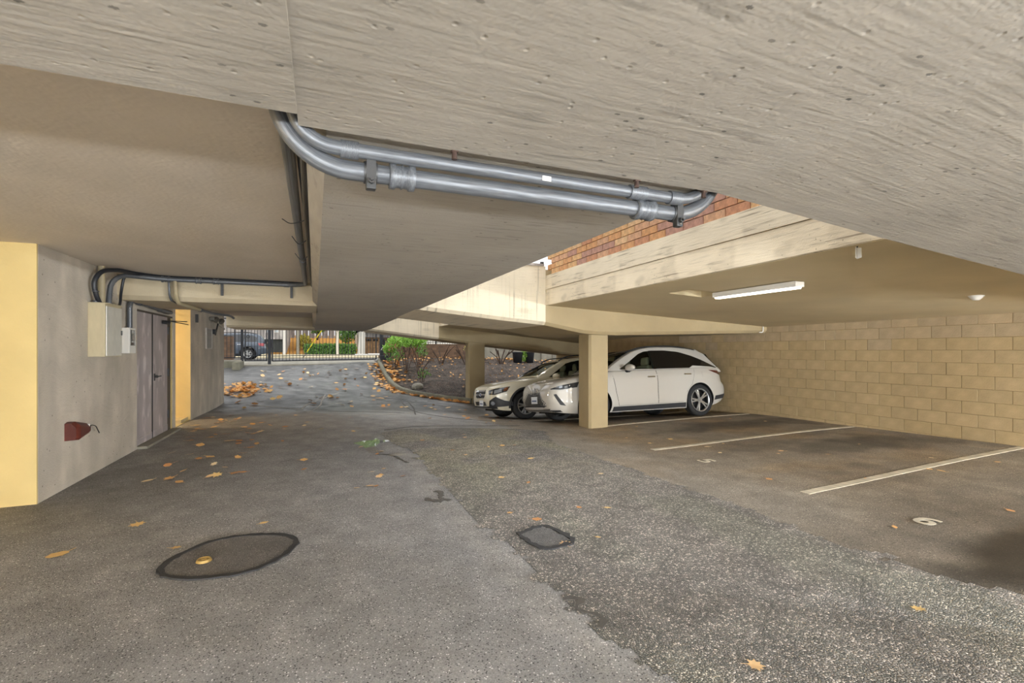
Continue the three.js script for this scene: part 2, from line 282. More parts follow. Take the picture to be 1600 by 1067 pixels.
// ---------------------------------------------------------------- lamps
function tubeLight(label, x, y, d, len, power, colour, group) {   // a wraparound fitting along the drive, its top at y
  const t = thing('tube_light', label, 'light', V(x, y, d), 0, group), w = 0.11;
  const prof = [[-w / 2 - 0.012, -0.002], [w / 2 + 0.012, -0.002], [w / 2 + 0.012, -0.035], [w / 2, -0.06], [-w / 2, -0.06], [-w / 2 - 0.012, -0.035]];
  part('housing', extrude(prof, len, 0.002).translate(0, 0, -len / 2), M.white, t);
  const glow = mat({ color: 0xffffff, emissive: colour, emissiveIntensity: 2.4, roughness: 0.5 });
  part('diffuser', extrude([[-w / 2 + 0.004, -0.058], [w / 2 - 0.004, -0.058], [w / 2 - 0.016, -0.078], [-w / 2 + 0.016, -0.078]], len - 0.02, 0.003).translate(0, 0, -len / 2 + 0.01), glow, t);
  for (const s of [-1, 1]) part('end_cap', box(w + 0.03, 0.06, 0.012, 0, -0.032, s * (len / 2 + 0.004), 0.004), M.white, t);
  const l = new THREE.RectAreaLight(colour, power, w - 0.02, len - 0.05);
  l.position.set(x, y - 0.09, -d); l.rotation.x = -Math.PI / 2; scene.add(l);
  return t;
}
function bulkhead(label, p, out, power, colour, group) {          // an oval wall lamp; out is the direction that it faces
  const t = thing('bulkhead_lamp', label, 'light', p, Math.atan2(out.x, out.z), group);
  part('base', cyl(0.11, 0.12, 0.05, 20).rotateX(Math.PI / 2).scale(1, 1.5, 1).translate(0, 0, 0.025), M.white, t);
  const glow = mat({ color: 0xffffff, emissive: colour, emissiveIntensity: 3, roughness: 0.5 });
  part('glass_dome', new THREE.SphereGeometry(0.1, 20, 12).scale(1, 1.4, 0.7).translate(0, 0, 0.06), glow, t);
  for (const x of [-0.05, 0, 0.05]) part('guard_bar', new THREE.TorusGeometry(0.13, 0.004, 6, 14, Math.PI).rotateZ(-Math.PI / 2).rotateY(-Math.PI / 2).translate(x, 0, 0.03), M.darkSteel, t);
  const l = new THREE.PointLight(colour, power); l.position.copy(p).addScaledVector(out, 0.22); l.shadow.radius = 5; l.castShadow = true; scene.add(l);
  return t;
}
// ---------------------------------------------------------------- pavement
const BAND = [[1.62, 0.9], [1.5, 1.7], [1.413, 2.09], [1.347, 2.37], [1.36, 2.81], [1.307, 3.51], [1.251, 4.77], [1.272, 6.36], [1.24, 7.35], [1.12, 8], [1.0, 8.9], [1.4, 9.5], [2.6, 9.35], [3.7, 8.75], [4.0, 8.3], [3.78, 7.6], [3.6, 6.96], [3.642, 4.83], [3.721, 3.45], [3.735, 2.53], [3.853, 1.95], [3.95, 1.4], [4.1, -2], [1.8, -2]];
const edgeAt = (d) => { for (let i = 0; i < 9; i++) if (d < BAND[i + 1][1]) return lerp(BAND[i][0], BAND[i + 1][0], clamp((d - BAND[i][1]) / (BAND[i + 1][1] - BAND[i][1]), 0, 1)); return 1; };
function paving(x, d) {                                // albedo of the asphalt, before its grain
  const n = wn(x * 0.9, d * 0.9, 201, 4), m = wn(x * 3.1, d * 3.1, 211, 4), f = wn(x * 11, d * 11, 221, 3);
  let c = [0.95, 0.955, 0.985].map((k) => k * (0.86 + 0.28 * n) * (0.92 + 0.16 * m) * (0.93 + 0.14 * f));
  const mixTo = (t, k) => { c = c.map((q, i) => lerp(q, t[i] * (0.8 + 0.4 * m), k)); };
  mixTo([0.46, 0.42, 0.37], 0.6 * smooth(-x + 1.1 * (n - 0.5), 0.55, 1.9) * smooth(d, 4.2, 6.5) * (1 - smooth(d, 14, 16)));   // dirt and painted-in shade along the left wall
  mixTo([1.05, 1.02, 0.98], 0.55 * smooth(d + 2 * (n - 0.5), 7.2, 9) * (1 - smooth(d, 13.5, 15)));  // mid drive painted paler to make up for missing light
  if (x > 2.5) {                                       // the stalls: browner, older
    const s = smooth(x + 0.1 * (m - 0.5), 3.5, 3.7), dry = s * (1 - smooth(x + 0.8 * (n - 0.5), 4.1, 5));
    mixTo([0.74, 0.63, 0.49], s * 0.9);
    mixTo([0.9, 0.66, 0.4], s * 0.8 * smooth(d, 2.8, 4.2) * smooth(wn(x * 0.8, d * 0.8, 231, 4), 0.45, 0.7));
    mixTo([0.36, 0.3, 0.24], s * 0.75 * smooth(wn(x * 0.7 + 9, d * 1.1, 241, 4), 0.5, 0.72) * smooth(x, 5, 6.5));
    mixTo([0.86, 0.79, 0.7], dry * 0.55);
    mixTo([0.4, 0.335, 0.26], s * 0.7 * (1 - smooth(d + 0.8 * (n - 0.5), 2.2, 3.2)));
    mixTo([0.09, 0.075, 0.06], 0.92 * (1 - smooth(Math.hypot((x - 5.3) / 1.5, (d - 1.75) / 0.42) + 0.5 * (m - 0.5), 0.6, 1.25)));   // oil
    mixTo([0.2, 0.16, 0.12], 0.6 * (1 - smooth(Math.hypot((x - 7.4) / 1.6, (d - 7.1) / 0.5) + 0.7 * (m - 0.5), 0.5, 1.2)));
    mixTo([0.2, 0.17, 0.13], 0.6 * (1 - smooth(Math.hypot((x - 7.6) / 1.2, (d - 4.9) / 0.5) + 0.7 * (m - 0.5), 0.5, 1.2)));
  }
  const pale = (1 - smooth(Math.abs(x - edgeAt(d) + 0.12) + 0.14 * (m - 0.5), 0.05, 0.2)) * (d < 8 ? 1 : 0);
  mixTo([1.05, 1.03, 1.0], 0.5 * pale);
  mixTo([0.25, 0.25, 0.245], 0.92 * smooth(d + 0.6 * (n - 0.5), 12.6, 14.2));      // the wet ramp
  mixTo([0.1, 0.1, 0.1], 0.75 * smooth(wn(x * 2.2, d * 1.3, 321, 5), 0.46, 0.64) * smooth(d, 13, 15));
  mixTo([0.66, 0.65, 0.63], 0.45 * smooth(m, 0.55, 0.75) * smooth(d, 13.5, 15.5));
  mixTo([0.95, 0.92, 0.86], 0.8 * (1 - smooth(Math.hypot((x + 1.93) / 0.34, (d - 7.75 - 0.25 * (x + 1.93)) / 0.13) + 0.9 * (f - 0.5), 0.6, 1.1)));
  return c;
}
const wetness = (x, d) => {
  const n = wn(x * 0.8, d * 0.8, 251, 4), m = wn(x * 2.6, d * 2.6, 261, 3);
  let r = 0.86 - 0.1 * m;
  r = lerp(r, 0.2 + 0.5 * m, smooth(d + 1.4 * (n - 0.5), 11, 13.5));
  r = lerp(r, 0.25 + 0.25 * m, (1 - smooth(Math.hypot((x - 1.6) / 1.3, (d - 14.5) / 3.2), 0.5, 1.2)));
  r = lerp(r, 0.42, 0.7 * smooth(m, 0.5, 0.72) * (1 - smooth(Math.hypot((x - 1.4) / 1.4, (d - 8) / 1.5), 0.6, 1.2)));
  r = lerp(r, 0.5, (1 - smooth(Math.hypot((x - 5.3) / 1.5, (d - 1.75) / 0.42), 0.6, 1.25)));
  return r;
};
const roughTex = tex(256, (u, v) => wetness(-7 + u * 16.6, -8 + v * 33), false, 512);
roughTex.wrapS = roughTex.wrapT = THREE.ClampToEdgeWrapping; roughTex.channel = 1; roughTex.needsUpdate = true;
function sheet(xs, ds, up, colour) {
  const nx = xs.length, nd = ds.length, pos = new Float32Array(nx * nd * 3), uv = new Float32Array(nx * nd * 2), uv1 = new Float32Array(nx * nd * 2), col = new Float32Array(nx * nd * 3), idx = [];
  for (let j = 0; j < nd; j++) for (let i = 0; i < nx; i++) {
    const k = j * nx + i, x = xs[i], d = ds[j];
    pos.set([x, ground(x, d) + up, -d], k * 3); uv.set([x, -d], k * 2); uv1.set([(x + 7) / 16.6, (d + 8) / 33], k * 2); col.set(colour(x, d), k * 3);
    if (i && j) idx.push(k, k - 1, k - nx - 1, k, k - nx - 1, k - nx);
  }
  const g = new THREE.BufferGeometry();
  g.setAttribute('position', new THREE.BufferAttribute(pos, 3)); g.setAttribute('uv', new THREE.BufferAttribute(uv, 2)); g.setAttribute('uv1', new THREE.BufferAttribute(uv1, 2)); g.setAttribute('color', new THREE.BufferAttribute(col, 3));
  g.setIndex(idx); g.computeVertexNormals();
  return g;
}
const steps = (...runs) => { const out = []; for (const [a, b, s] of runs) { const n = Math.round((b - a) / s); for (let i = out.length ? 1 : 0; i <= n; i++) out.push(a + ((b - a) * i) / n); } return out; };
M.asphalt = mat({ color: 0xffffff, map: tiled(T.asphalt, 1.15), bumpMap: tiled(T.asphaltBump, 1.15), bumpScale: 0.006, roughness: 1, roughnessMap: roughTex, vertexColors: true });
M.stone = mat({ color: 0xffffff, map: tiled(T.stone, 0.82), bumpMap: tiled(T.stoneBump, 0.82), bumpScale: 0.009, roughness: 0.62, vertexColors: true });
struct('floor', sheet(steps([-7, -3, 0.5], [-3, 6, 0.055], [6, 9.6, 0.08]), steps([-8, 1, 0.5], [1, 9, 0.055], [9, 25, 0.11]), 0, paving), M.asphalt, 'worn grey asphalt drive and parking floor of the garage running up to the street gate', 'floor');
struct('asphalt_strip', draped(BAND.map(([x, d], i) => [x, d]), 0.045, 0.003, (x, d) => { const n = wn(x * 1.3, d * 1.3, 271, 4), m = wn(x * 4, d * 4, 281, 4), k = (0.66 + 0.5 * n) * (0.86 + 0.28 * m) * 1.0, moss = smooth(wn(x * 1.5, d * 0.6, 291, 4), 0.5, 0.7) * 0.06, dry = smooth(d, 4, 7) * smooth(n, 0.4, 0.6) * 0.12; return [k * (1.05 - moss * 0.6 + dry), k * (1 + dry * 0.8), k * (1.0 - moss - dry * 0.5)]; }, 0.22), M.stone, 'coarse stony asphalt strip down the middle of the garage floor', 'floor strip');
for (const [x0, x1, d] of [[4.72, 9.55, 3.6], [4.7, 9.5, 5.99], [5.0, 9.45, 8.36], [4.7, 9.4, 10.55]]) struct('stall_line', ribbon([[x0, d - 0.06 + (d < 4 ? -0.05 : 0)], [(x0 + x1) / 2, d], [x1, d + 0.06]], 0.1, 0.005, 0.008, 0.006), M.line, { 3.6: 'nearest white painted stall line, right of the 6', 5.99: 'white painted stall line beside the painted 5', 8.36: 'white painted line between the near white car and the pillar', 10.55: 'white painted line between the two parked white cars' }[d], 'stall line');
const font = await new FontLoader().loadAsync('fonts/droid/droid_sans_bold.typeface.json');
for (const [s, x, d] of [['5', 4.86, 5.0], ['6', 4.89, 2.49]]) {
  const g = new TextGeometry(s, { font, size: 0.2, depth: 0.004, curveSegments: 6, bevelEnabled: false }); g.computeBoundingBox(); const b = g.boundingBox;
  g.translate(-(b.min.x + b.max.x) / 2, -(b.min.y + b.max.y) / 2, 0).scale(1.15, 1.1, 1).rotateX(-Math.PI / 2).rotateY(-Math.PI / 2).translate(x, ground(x, d) + 0.006, -d);
  struct('stall_number', g, M.line, `white painted number ${s} on the stall floor`, 'stall number');
}
// sealed repairs
function patch(label, pts, w, inner, rag) {
  const t = thing('asphalt_patch', label, 'patch'); t.userData.kind = 'structure';
  part('patch', draped(pts, 0.03, 0.009, inner), M.asphalt2, t); part('sealant', ribbon([...pts, pts[0]], w, 0.013, 0.01, rag), M.seal, t);
  return t;
}
M.asphalt2 = mat({ color: 0xffffff, map: tiled(T.asphalt, 0.9), bumpMap: tiled(T.asphaltBump, 0.9), bumpScale: 0.008, roughness: 0.85, vertexColors: true });
const oval = patch('oval asphalt patch ringed with black sealant, a brass cap in it', Array.from({ length: 26 }, (_, i) => { const a = (i / 26) * 2 * Math.PI; return [-0.59 + 0.41 * Math.cos(a) + 0.03 * Math.sin(3 * a), 3.99 + 0.36 * Math.sin(a)]; }), 0.042, (x, d) => { const k = 0.5 * (0.85 + 0.3 * wn(x * 6, d * 6, 301)); return [k * 1.03, k * 0.98, k * 0.95]; }, 0.016);
part('cap', [cyl(0.045, 0.05, 0.012, 20).translate(0, 0.006, 0), new THREE.TorusGeometry(0.038, 0.006, 6, 20).rotateX(Math.PI / 2).translate(0, 0.012, 0), box(0.03, 0.006, 0.012, 0, 0.014, 0)].map((g) => g.translate(-0.76, ground(-0.76, 3.93) + 0.01, -3.93)), mat({ color: 0xb89a5c, roughness: 0.5, metalness: 0.3 }), oval, 'worn brass cap');
patch('small square asphalt patch edged with black sealant in the stony strip', [[1.49, 3.56], [1.76, 3.64], [1.84, 3.31], [1.74, 3.23], [1.55, 3.25]], 0.045, (x, d) => { const k = 0.5 * (0.8 + 0.4 * wn(x * 7, d * 7, 311)); return [k, k, k * 1.02]; }, 0.03);
M.crack = mat({ color: 0x5a5651, roughness: 0.6, bumpMap: tiled(T.asphaltBump, 0.8), bumpScale: 0.004 });
// cracks and the drain channel
const crackSet = thing('pavement_cracks', 'dark sealed cracks wandering over the asphalt by the ramp foot', 'cracks'); crackSet.userData.kind = 'structure';
for (const [pts, w] of [[[[1.15, 9.4], [1.8, 9.75], [2.9, 9.6], [3.9, 9.25]], 0.04], [[[0.2, 13.4], [1.2, 13.1], [2.1, 12.9]], 0.03], [[[2.9, 18.9], [2.5, 15.5], [2.6, 12.8], [3.4, 10.9], [4.2, 10.4]], 0.035], [[[2.3, 12.4], [2.7, 15.2], [2.6, 16.8], [1.4, 17.2]], 0.03], [[[1.08, 6.4], [0.92, 7], [0.76, 7.1]], 0.03], [[[1.4, 2.2], [1.47, 2.28], [1.38, 2.42], [1.46, 2.5], [1.36, 2.55]], 0.035], [[[1.2, 4.62], [1.12, 4.72], [1.18, 4.9], [1.12, 4.97]], 0.05], [[[1.12, 4.62], [1.02, 4.68], [1.0, 4.78]], 0.07]]) part('crack', ribbon(pts, w, 0.007, 0.004, w * 0.7), M.crack, crackSet);
M.paleCrack = mat({ color: 0xb5b0a7, roughness: 0.9 });
const paleSet = thing('pale_cracks', 'pale mortar filled cracks in the asphalt at the foot of the ramp', 'cracks'); paleSet.userData.kind = 'structure';
for (const [pts, w] of [[[[-1.9, 15.2], [-1.3, 14.7], [-0.9, 14.3], [-0.47, 13.8]], 0.09], [[[-0.47, 13.8], [-0.35, 15.05], [-0.1, 15.9], [0.2, 16.8], [0.62, 17.9]], 0.05], [[[-0.3, 13.05], [-0.12, 13.9], [0, 14.9], [0.05, 15.9], [0.16, 17.3]], 0.045], [[[0.28, 12.2], [1, 12.28], [1.9, 12.4]], 0.05], [[[-0.6, 13.6], [-0.2, 13.1], [0.28, 12.2]], 0.03]]) part('crack', ribbon(pts, w, 0.006, 0.003, w * 0.8), M.paleCrack, paleSet);
{ // standing water
  const water = phys({ color: 0xffffff, transmission: 1, thickness: 0, roughness: 0.01, ior: 1.33 });
  const blob = (cx, cd, rx, rd, s) => Array.from({ length: 30 }, (_, i) => { const a = (i / 30) * 2 * Math.PI, k = 0.72 + 0.55 * noise(i * 0.4, s, 12, 99, 5); return [cx + rx * k * Math.cos(a), cd + rd * k * Math.sin(a)]; });
  const y0 = ground(0.75, 7.6) + 0.016;
  const flat = (poly) => { const g = new THREE.ShapeGeometry(shape(poly)); g.rotateX(-Math.PI / 2); return g.translate(0, y0, 0); };
  for (const [poly, label] of [[[[0.49, 8.05], [0.62, 7.75], [0.66, 7.2], [0.78, 7.12], [0.79, 7.6], [0.86, 7.86], [1.06, 8.02], [1.05, 8.12], [0.92, 8.18], [0.88, 8.42], [0.83, 8.2], [0.66, 8.2]], 'small puddle mirroring the hedge, in the asphalt drive'], [blob(1.02, 6.95, 0.12, 0.09, 3), 'thin wet streak on the drive right of the puddle']]) tag(part('puddle', flat(poly), water), label, 'puddle', null, 'structure');
}

// ---------------------------------------------------------------- the concrete frame
const Y = (k) => 1.5 + k;                              // heights above the eye
const band = (xs, d0, d1, top, c = 0.06) => loft(xs.map(([x, y]) => [V(x, y + c, d0), V(x, y, d0 + c), V(x, y, d1 - c), V(x, y + c, d1), V(x, top, d1), V(x, top, d0)]));
struct('concrete_beam', band([[-7, Y(0.665)], [-0.06, Y(0.665)]], -0.8, 1.5, 3.05, 0.03), M.trowel, 'trowelled concrete beam soffit over the left foreground', 'beam');
struct('concrete_beam', band([[-0.06, Y(0.67)], [1.56, Y(0.67)], [2.67, Y(0.575)], [4.1, Y(0.465)], [4.9, Y(0.36)], [5.4, Y(0.34)], [9.6, Y(0.42)]], -0.8, 1.575, 3.05, 0.02), M.trowel, 'broad pitted trowelled concrete beam soffit across the top', 'beam');
const long = [V(0, Y(0.69), 0), V(1.555, Y(0.69), 0), V(1.555, 3.05, 0), V(-0.09, 3.05, 0), V(-0.065, Y(0.755), 0)];
struct('concrete_beam', loft([[1.5, 0.02], [8, -0.04], [18, -0.17]].map(([d, s]) => long.map((p) => new THREE.Vector3(p.x < 1 ? p.x + s : p.x, p.y, -d)))), M.trowel, 'long trowelled concrete beam running down the drive with a chamfered edge', 'beam');
struct('concrete_beam', band([[-2.6, Y(0.69)], [-0.04, Y(0.69)]], 7.98, 9.6, 3.05), M.beam, 'concrete cross beam under the left ceiling carrying the conduit', 'beam');
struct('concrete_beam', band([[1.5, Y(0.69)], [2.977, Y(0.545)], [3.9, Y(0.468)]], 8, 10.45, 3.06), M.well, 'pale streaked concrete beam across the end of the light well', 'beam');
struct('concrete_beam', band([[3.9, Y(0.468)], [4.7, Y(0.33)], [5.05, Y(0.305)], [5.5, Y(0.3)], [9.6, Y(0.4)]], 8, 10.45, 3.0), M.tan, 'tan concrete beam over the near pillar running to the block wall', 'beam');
struct('concrete_beam', band([[-2.6, Y(0.69)], [-0.12, Y(0.69)]], 16.4, 18.3, 3.05), M.beam, 'far concrete cross beam above the ramp', 'beam');
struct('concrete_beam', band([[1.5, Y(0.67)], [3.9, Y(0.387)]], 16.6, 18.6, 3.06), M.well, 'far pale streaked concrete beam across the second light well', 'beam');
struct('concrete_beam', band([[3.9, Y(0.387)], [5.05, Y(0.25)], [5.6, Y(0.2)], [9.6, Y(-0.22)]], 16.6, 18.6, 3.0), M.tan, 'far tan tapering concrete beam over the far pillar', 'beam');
struct('ceiling', slab(-7, 0, Y(1.033), 3.05, 1.4, 8.05), M.ceiling, 'smooth beige ceiling bay on the left', 'ceiling');
struct('ceiling', slab(-2.6, 0, Y(1.033), 3.05, 9.5, 16.5), M.ceiling, 'smooth beige ceiling bay beyond the first cross beam', 'ceiling');
struct('ceiling', slab(-7, 1.56, Y(1.033), 3.05, -4.6, -0.7), M.ceiling, 'beige ceiling bay behind the viewer', 'ceiling');
// right deck: three strips show on its edge in the light well; the soffit falls to the block wall
function deck(d0, d1, fall0, fall1, label) {
  const y = Y(0.835), s = (x, f) => y - (x - 3.9) * f;
  const t = thing('ceiling', label, 'ceiling'); t.userData.kind = 'structure';
  const HX0 = 4.55, HX1 = 5.15, HD0 = 4.95, HD1 = 5.4, hole = d0 < 3 && d1 > 6;
  const part4 = (x0, x1, a, b) => { const f = (d) => lerp(fall0, fall1, (d - d0) / (d1 - d0)); return loft([[V(x0, s(x0, f(a)), a), V(x1, s(x1, f(a)), a), V(x1, 2.86, a), V(x0, 2.86, a)], [V(x0, s(x0, f(b)), b), V(x1, s(x1, f(b)), b), V(x1, 2.86, b), V(x0, 2.86, b)]]); };
  part('soffit', hole ? [part4(3.95, HX0, d0, d1), part4(HX1, 9.6, d0, d1), part4(HX0, HX1, d0, HD0), part4(HX0, HX1, HD1, d1)] : part4(3.95, 9.6, d0, d1), M.soffit, t);
  if (hole) part('recess', slab(HX0, HX1, Y(0.92), Y(1.0), HD0, HD1), M.beam, t);
  part('edge_board', slab(3.9, 3.96, y, Y(1.068), d0, d1), M.board, t); part('edge_board', slab(3.915, 3.96, Y(1.068), Y(1.125), d0, d1), M.board, t); part('edge_board', slab(3.9, 3.96, Y(1.13), Y(1.384), d0, d1), M.board, t);
  return t;
}
deck(1.5, 8.05, 0.0475, 0.053, 'tan soffit over the empty stalls with its stained edge facing the light well');
deck(10.4, 16.65, 0.055, 0.1, 'tan soffit over the second bay behind the near pillar');
deck(-4.6, -0.75, 0.0475, 0.0475, 'tan soffit over the stalls behind the viewer');
// brick upstand on the deck's edge
function brickWall(d0, n, rows, label) {
  const t = thing('brick_upstand', label, 'brick wall'); t.userData.kind = 'structure';
  part('mortar', slab(3.935, 4.1, Y(1.384), Y(1.384 + rows * 0.0975), d0, d0 + n * 0.31), mat({ color: 0xa89a88, roughness: 0.95, bumpMap: tiled(T.blockBump, 0.4), bumpScale: 0.004 }), t);
  const shapes = [0, 1, 2].map((k) => flatUV(new RoundedBoxGeometry(0.1, 0.0885, 0.3, 1, 0.004)).translate(0.001 * k, 0, 0));
  for (let r = 0; r < rows; r++) for (let i = 0; i < n; i++) { const b = part('brick', shapes[(i * 7 + r) % 3], M.brick[Math.floor(hash(i, r, 77) * M.brick.length)], t); b.position.set(3.965 + 0.003 * hash(i, r, 5), Y(1.384 + (r + 0.5) * 0.0975), -(d0 + (i + 0.5 + (r % 2) * 0.5) * 0.31)); }
  part('coping', slab(3.9, 4.2, Y(1.384 + rows * 0.0975), Y(1.384 + rows * 0.0975 + 0.06), d0, d0 + n * 0.31 + 0.1), M.concrete, t);
}
brickWall(1.6, 20, 4, 'orange brick upstand on the deck edge above the light well');
{ const t = thing('metal_flashing', 'bright metal flashing on top of the light well end wall beside the bricks', 'flashing', V(0, 0, 0)); t.userData.kind = 'structure';
  part('strip', slab(1.6, 3.86, 3.06, 3.1, 7.97, 8.2), M.greyMetal, t); part('end_clip', slab(3.8, 3.86, 3.1, 3.14, 7.99, 8.03), M.darkSteel, t); }
// pillars
function pillar(x0, x1, d0, d1, top, label) {
  const c = 0.045, base = ground((x0 + x1) / 2, d0) - 0.25, ring = (y) => [V(x0 + c, y, d0), V(x1 - 0.01, y, d0), V(x1, y, d0 + 0.01), V(x1, y, d1), V(x0, y, d1), V(x0, y, d0 + c)];
  struct('pillar', loft([ring(base), ring(top)]), M.tan, label, 'pillar');
}
pillar(4.97, 5.4, 8.2, 8.62, Y(0.34), 'near tan concrete pillar in front of the parked cars');
pillar(5.0, 5.62, 16.62, 17.0, Y(0.3), 'far tan concrete pillar at the planter corner');
pillar(4.97, 5.4, -0.6, -0.18, Y(0.4), 'tan concrete pillar behind the viewer');

// ---------------------------------------------------------------- walls
const wallL = (d0, d1, y1 = 2.56, y0 = -0.3) => slab(-2.85, -2.55, y0, y1, d0, d1);
struct('wall_left', [wallL(6.035, 8.74), slab(-2.85, -2.55, 2.12, 2.56, 8.74, 10.62), wallL(10.62, 10.8)].map((g) => g), M.plaster, 'rough plastered grey wall on the left carrying the electrical box', 'wall');
struct('wall_left', [wallL(11.95, 15.72, 2.56), slab(-2.85, -2.55, 2.36, 2.56, 10.8, 11.95)], M.plaster, 'rough plastered grey wall beyond the lit doorway', 'wall');
struct('wall_left', slab(-7, -2.552, -0.2, 2.56, 6.015, 6.3), M.yellow, 'yellow painted wall at the left edge facing the viewer', 'wall');
struct('wall_left', slab(-7.2, -7, -0.2, 3.05, -4.5, 6.3), M.yellow, 'yellow wall closing the left recess', 'wall');
struct('wall_back', slab(-7.2, 9.9, -0.2, 3.05, -4.8, -4.5), M.plaster, 'plastered wall behind the viewer', 'wall');
{ const t = thing('doorway_recess', 'lit yellow doorway recess beside the metal double door', 'doorway'); t.userData.kind = 'structure';
  part('side_wall', [slab(-4.6, -2.553, -0.2, 2.355, 11.935, 12.2), slab(-4.6, -2.56, -0.2, 2.355, 10.55, 10.815), slab(-4.8, -4.6, -0.2, 2.5, 10.55, 12.2)], M.yellow, t);
  part('step', [slab(-4.6, -2.6, -0.1, 0.09, 11.4, 11.94), slab(-4.6, -2.56, -0.1, 0.025, 10.8, 11.94)], painted(0xd8c79c, T.smoothWall, 1, null, 0, 0.7), t);
  part('lintel', slab(-4.6, -2.86, 2.35, 2.5, 10.8, 11.95), M.yellow, t); }
// block wall: courses of 0.203 m, each block a piece
{ const t = thing('wall_right', 'painted concrete block wall along the back of the stalls', 'wall'); t.userData.kind = 'structure';
  part('backing', [slab(9.582, 9.9, -0.8, 2.3, -8.3, 1.35), slab(9.582, 9.9, -0.8, 2.3, 1.35, 11.2), slab(9.582, 9.9, -0.9, 2.2, 11.2, 18.6)], M.joint, t);
  const H = 0.2032, L = 0.4064, kinds = [0.3994, 0.3994].map((l, k) => flatUV(new RoundedBoxGeometry(0.06, 0.1975, l, 1, 0.004)).translate(k * 0.0015, 0, 0));
  for (let r = -10; r < 3; r++) for (let i = 0; i < 21; i++) {
    const d = 2.57 + (i + (r % 2 ? 0.5 : 0)) * L, y = 1.5 + (r + 0.5) * H;
    if (y + H / 2 < ground(9.5, d) - 0.02 || d > 10.6) continue;
    const pale = y > 1.5 + 0.8 * H * 2 - 0.25 + 0.25 * hash(i, r, 3), b = part('block', kinds[(i + r) & 1], pale ? M.blockPale[Math.floor(hash(i, r, 6) * 2)] : M.blockTone[Math.floor(hash(i, r, 7) * 4)], t);
    b.position.set(9.6 + (hash(i, r, 8) - 0.5) * 0.003, y, -d - L / 2);
  }
}
// ---------------------------------------------------------------- cars
// Local axes: x from nose to tail with the front axle at 0, y up, z to the car's left side.
const evaluator = new Evaluator(); evaluator.useGroups = true; evaluator.attributes = ['position', 'normal', 'uv'];
const curveOf = (pts) => (x) => {                      // monotone smooth curve through [[x, y], ...]
  const n = pts.length; if (x <= pts[0][0]) return pts[0][1]; if (x >= pts[n - 1][0]) return pts[n - 1][1];
  let i = 0; while (x > pts[i + 1][0]) i++;
  const s = (k) => { if (k <= 0 || k >= n - 1) return k <= 0 ? (pts[1][1] - pts[0][1]) / (pts[1][0] - pts[0][0]) : (pts[n - 1][1] - pts[n - 2][1]) / (pts[n - 1][0] - pts[n - 2][0]); const a = (pts[k][1] - pts[k - 1][1]) / (pts[k][0] - pts[k - 1][0]), b = (pts[k + 1][1] - pts[k][1]) / (pts[k + 1][0] - pts[k][0]); return a * b <= 0 ? 0 : (2 * a * b) / (a + b); };
  const h = pts[i + 1][0] - pts[i][0], t = (x - pts[i][0]) / h, m0 = s(i) * h, m1 = s(i + 1) * h;
  return (2 * t ** 3 - 3 * t * t + 1) * pts[i][1] + (t ** 3 - 2 * t * t + t) * m0 + (3 * t * t - 2 * t ** 3) * pts[i + 1][1] + (t ** 3 - t * t) * m1;
};
function smoothLoft(rings, crease = 0.6) {             // closed smooth skin over rings of Vector3, capped by fans
  const n = rings[0].length, pos = [], idx = [];
  rings.forEach((r) => r.forEach((p) => pos.push(p.x, p.y, p.z)));
  for (let i = 0; i + 1 < rings.length; i++) for (let k = 0; k < n; k++) { const a = i * n + k, b = i * n + ((k + 1) % n), c = a + n, e = b + n; idx.push(a, c, b, b, c, e); }
  for (const [r, flip] of [[0, false], [rings.length - 1, true]]) { const c = rings[r].reduce((s, p) => s.add(p), new THREE.Vector3()).multiplyScalar(1 / n), k0 = pos.length / 3; pos.push(c.x, c.y, c.z); for (let k = 0; k < n; k++) { const a = r * n + k, b = r * n + ((k + 1) % n); if (flip) idx.push(k0, b, a); else idx.push(k0, a, b); } }
  let g = new THREE.BufferGeometry(); g.setAttribute('position', new THREE.Float32BufferAttribute(pos, 3)); g.setIndex(idx);
  let vol = 0; const v = (i) => new THREE.Vector3().fromArray(pos, i * 3);
  for (let i = 0; i < idx.length; i += 3) vol += v(idx[i]).dot(new THREE.Vector3().crossVectors(v(idx[i + 1]), v(idx[i + 2])));
  if (vol < 0) for (let i = 0; i < idx.length; i += 3) [idx[i + 1], idx[i + 2]] = [idx[i + 2], idx[i + 1]];
  g.setIndex(idx); g = mergeVertices(g, 1e-5); g.computeVertexNormals(); g = toCreasedNormals(g, crease);
  return flatUV(g);
}
const brush = (g, m) => { const b = new Brush(g, m); b.updateMatrixWorld(); return b; };
const cut = (a, g, m) => evaluator.evaluate(a, brush(flatUV(g), m), SUBTRACTION);
function cutPart(name, b, parent) { const o = finish(new THREE.Mesh(b.geometry, b.material)); o.name = name; parent.add(o); return o; }
const ray = new THREE.Raycaster();
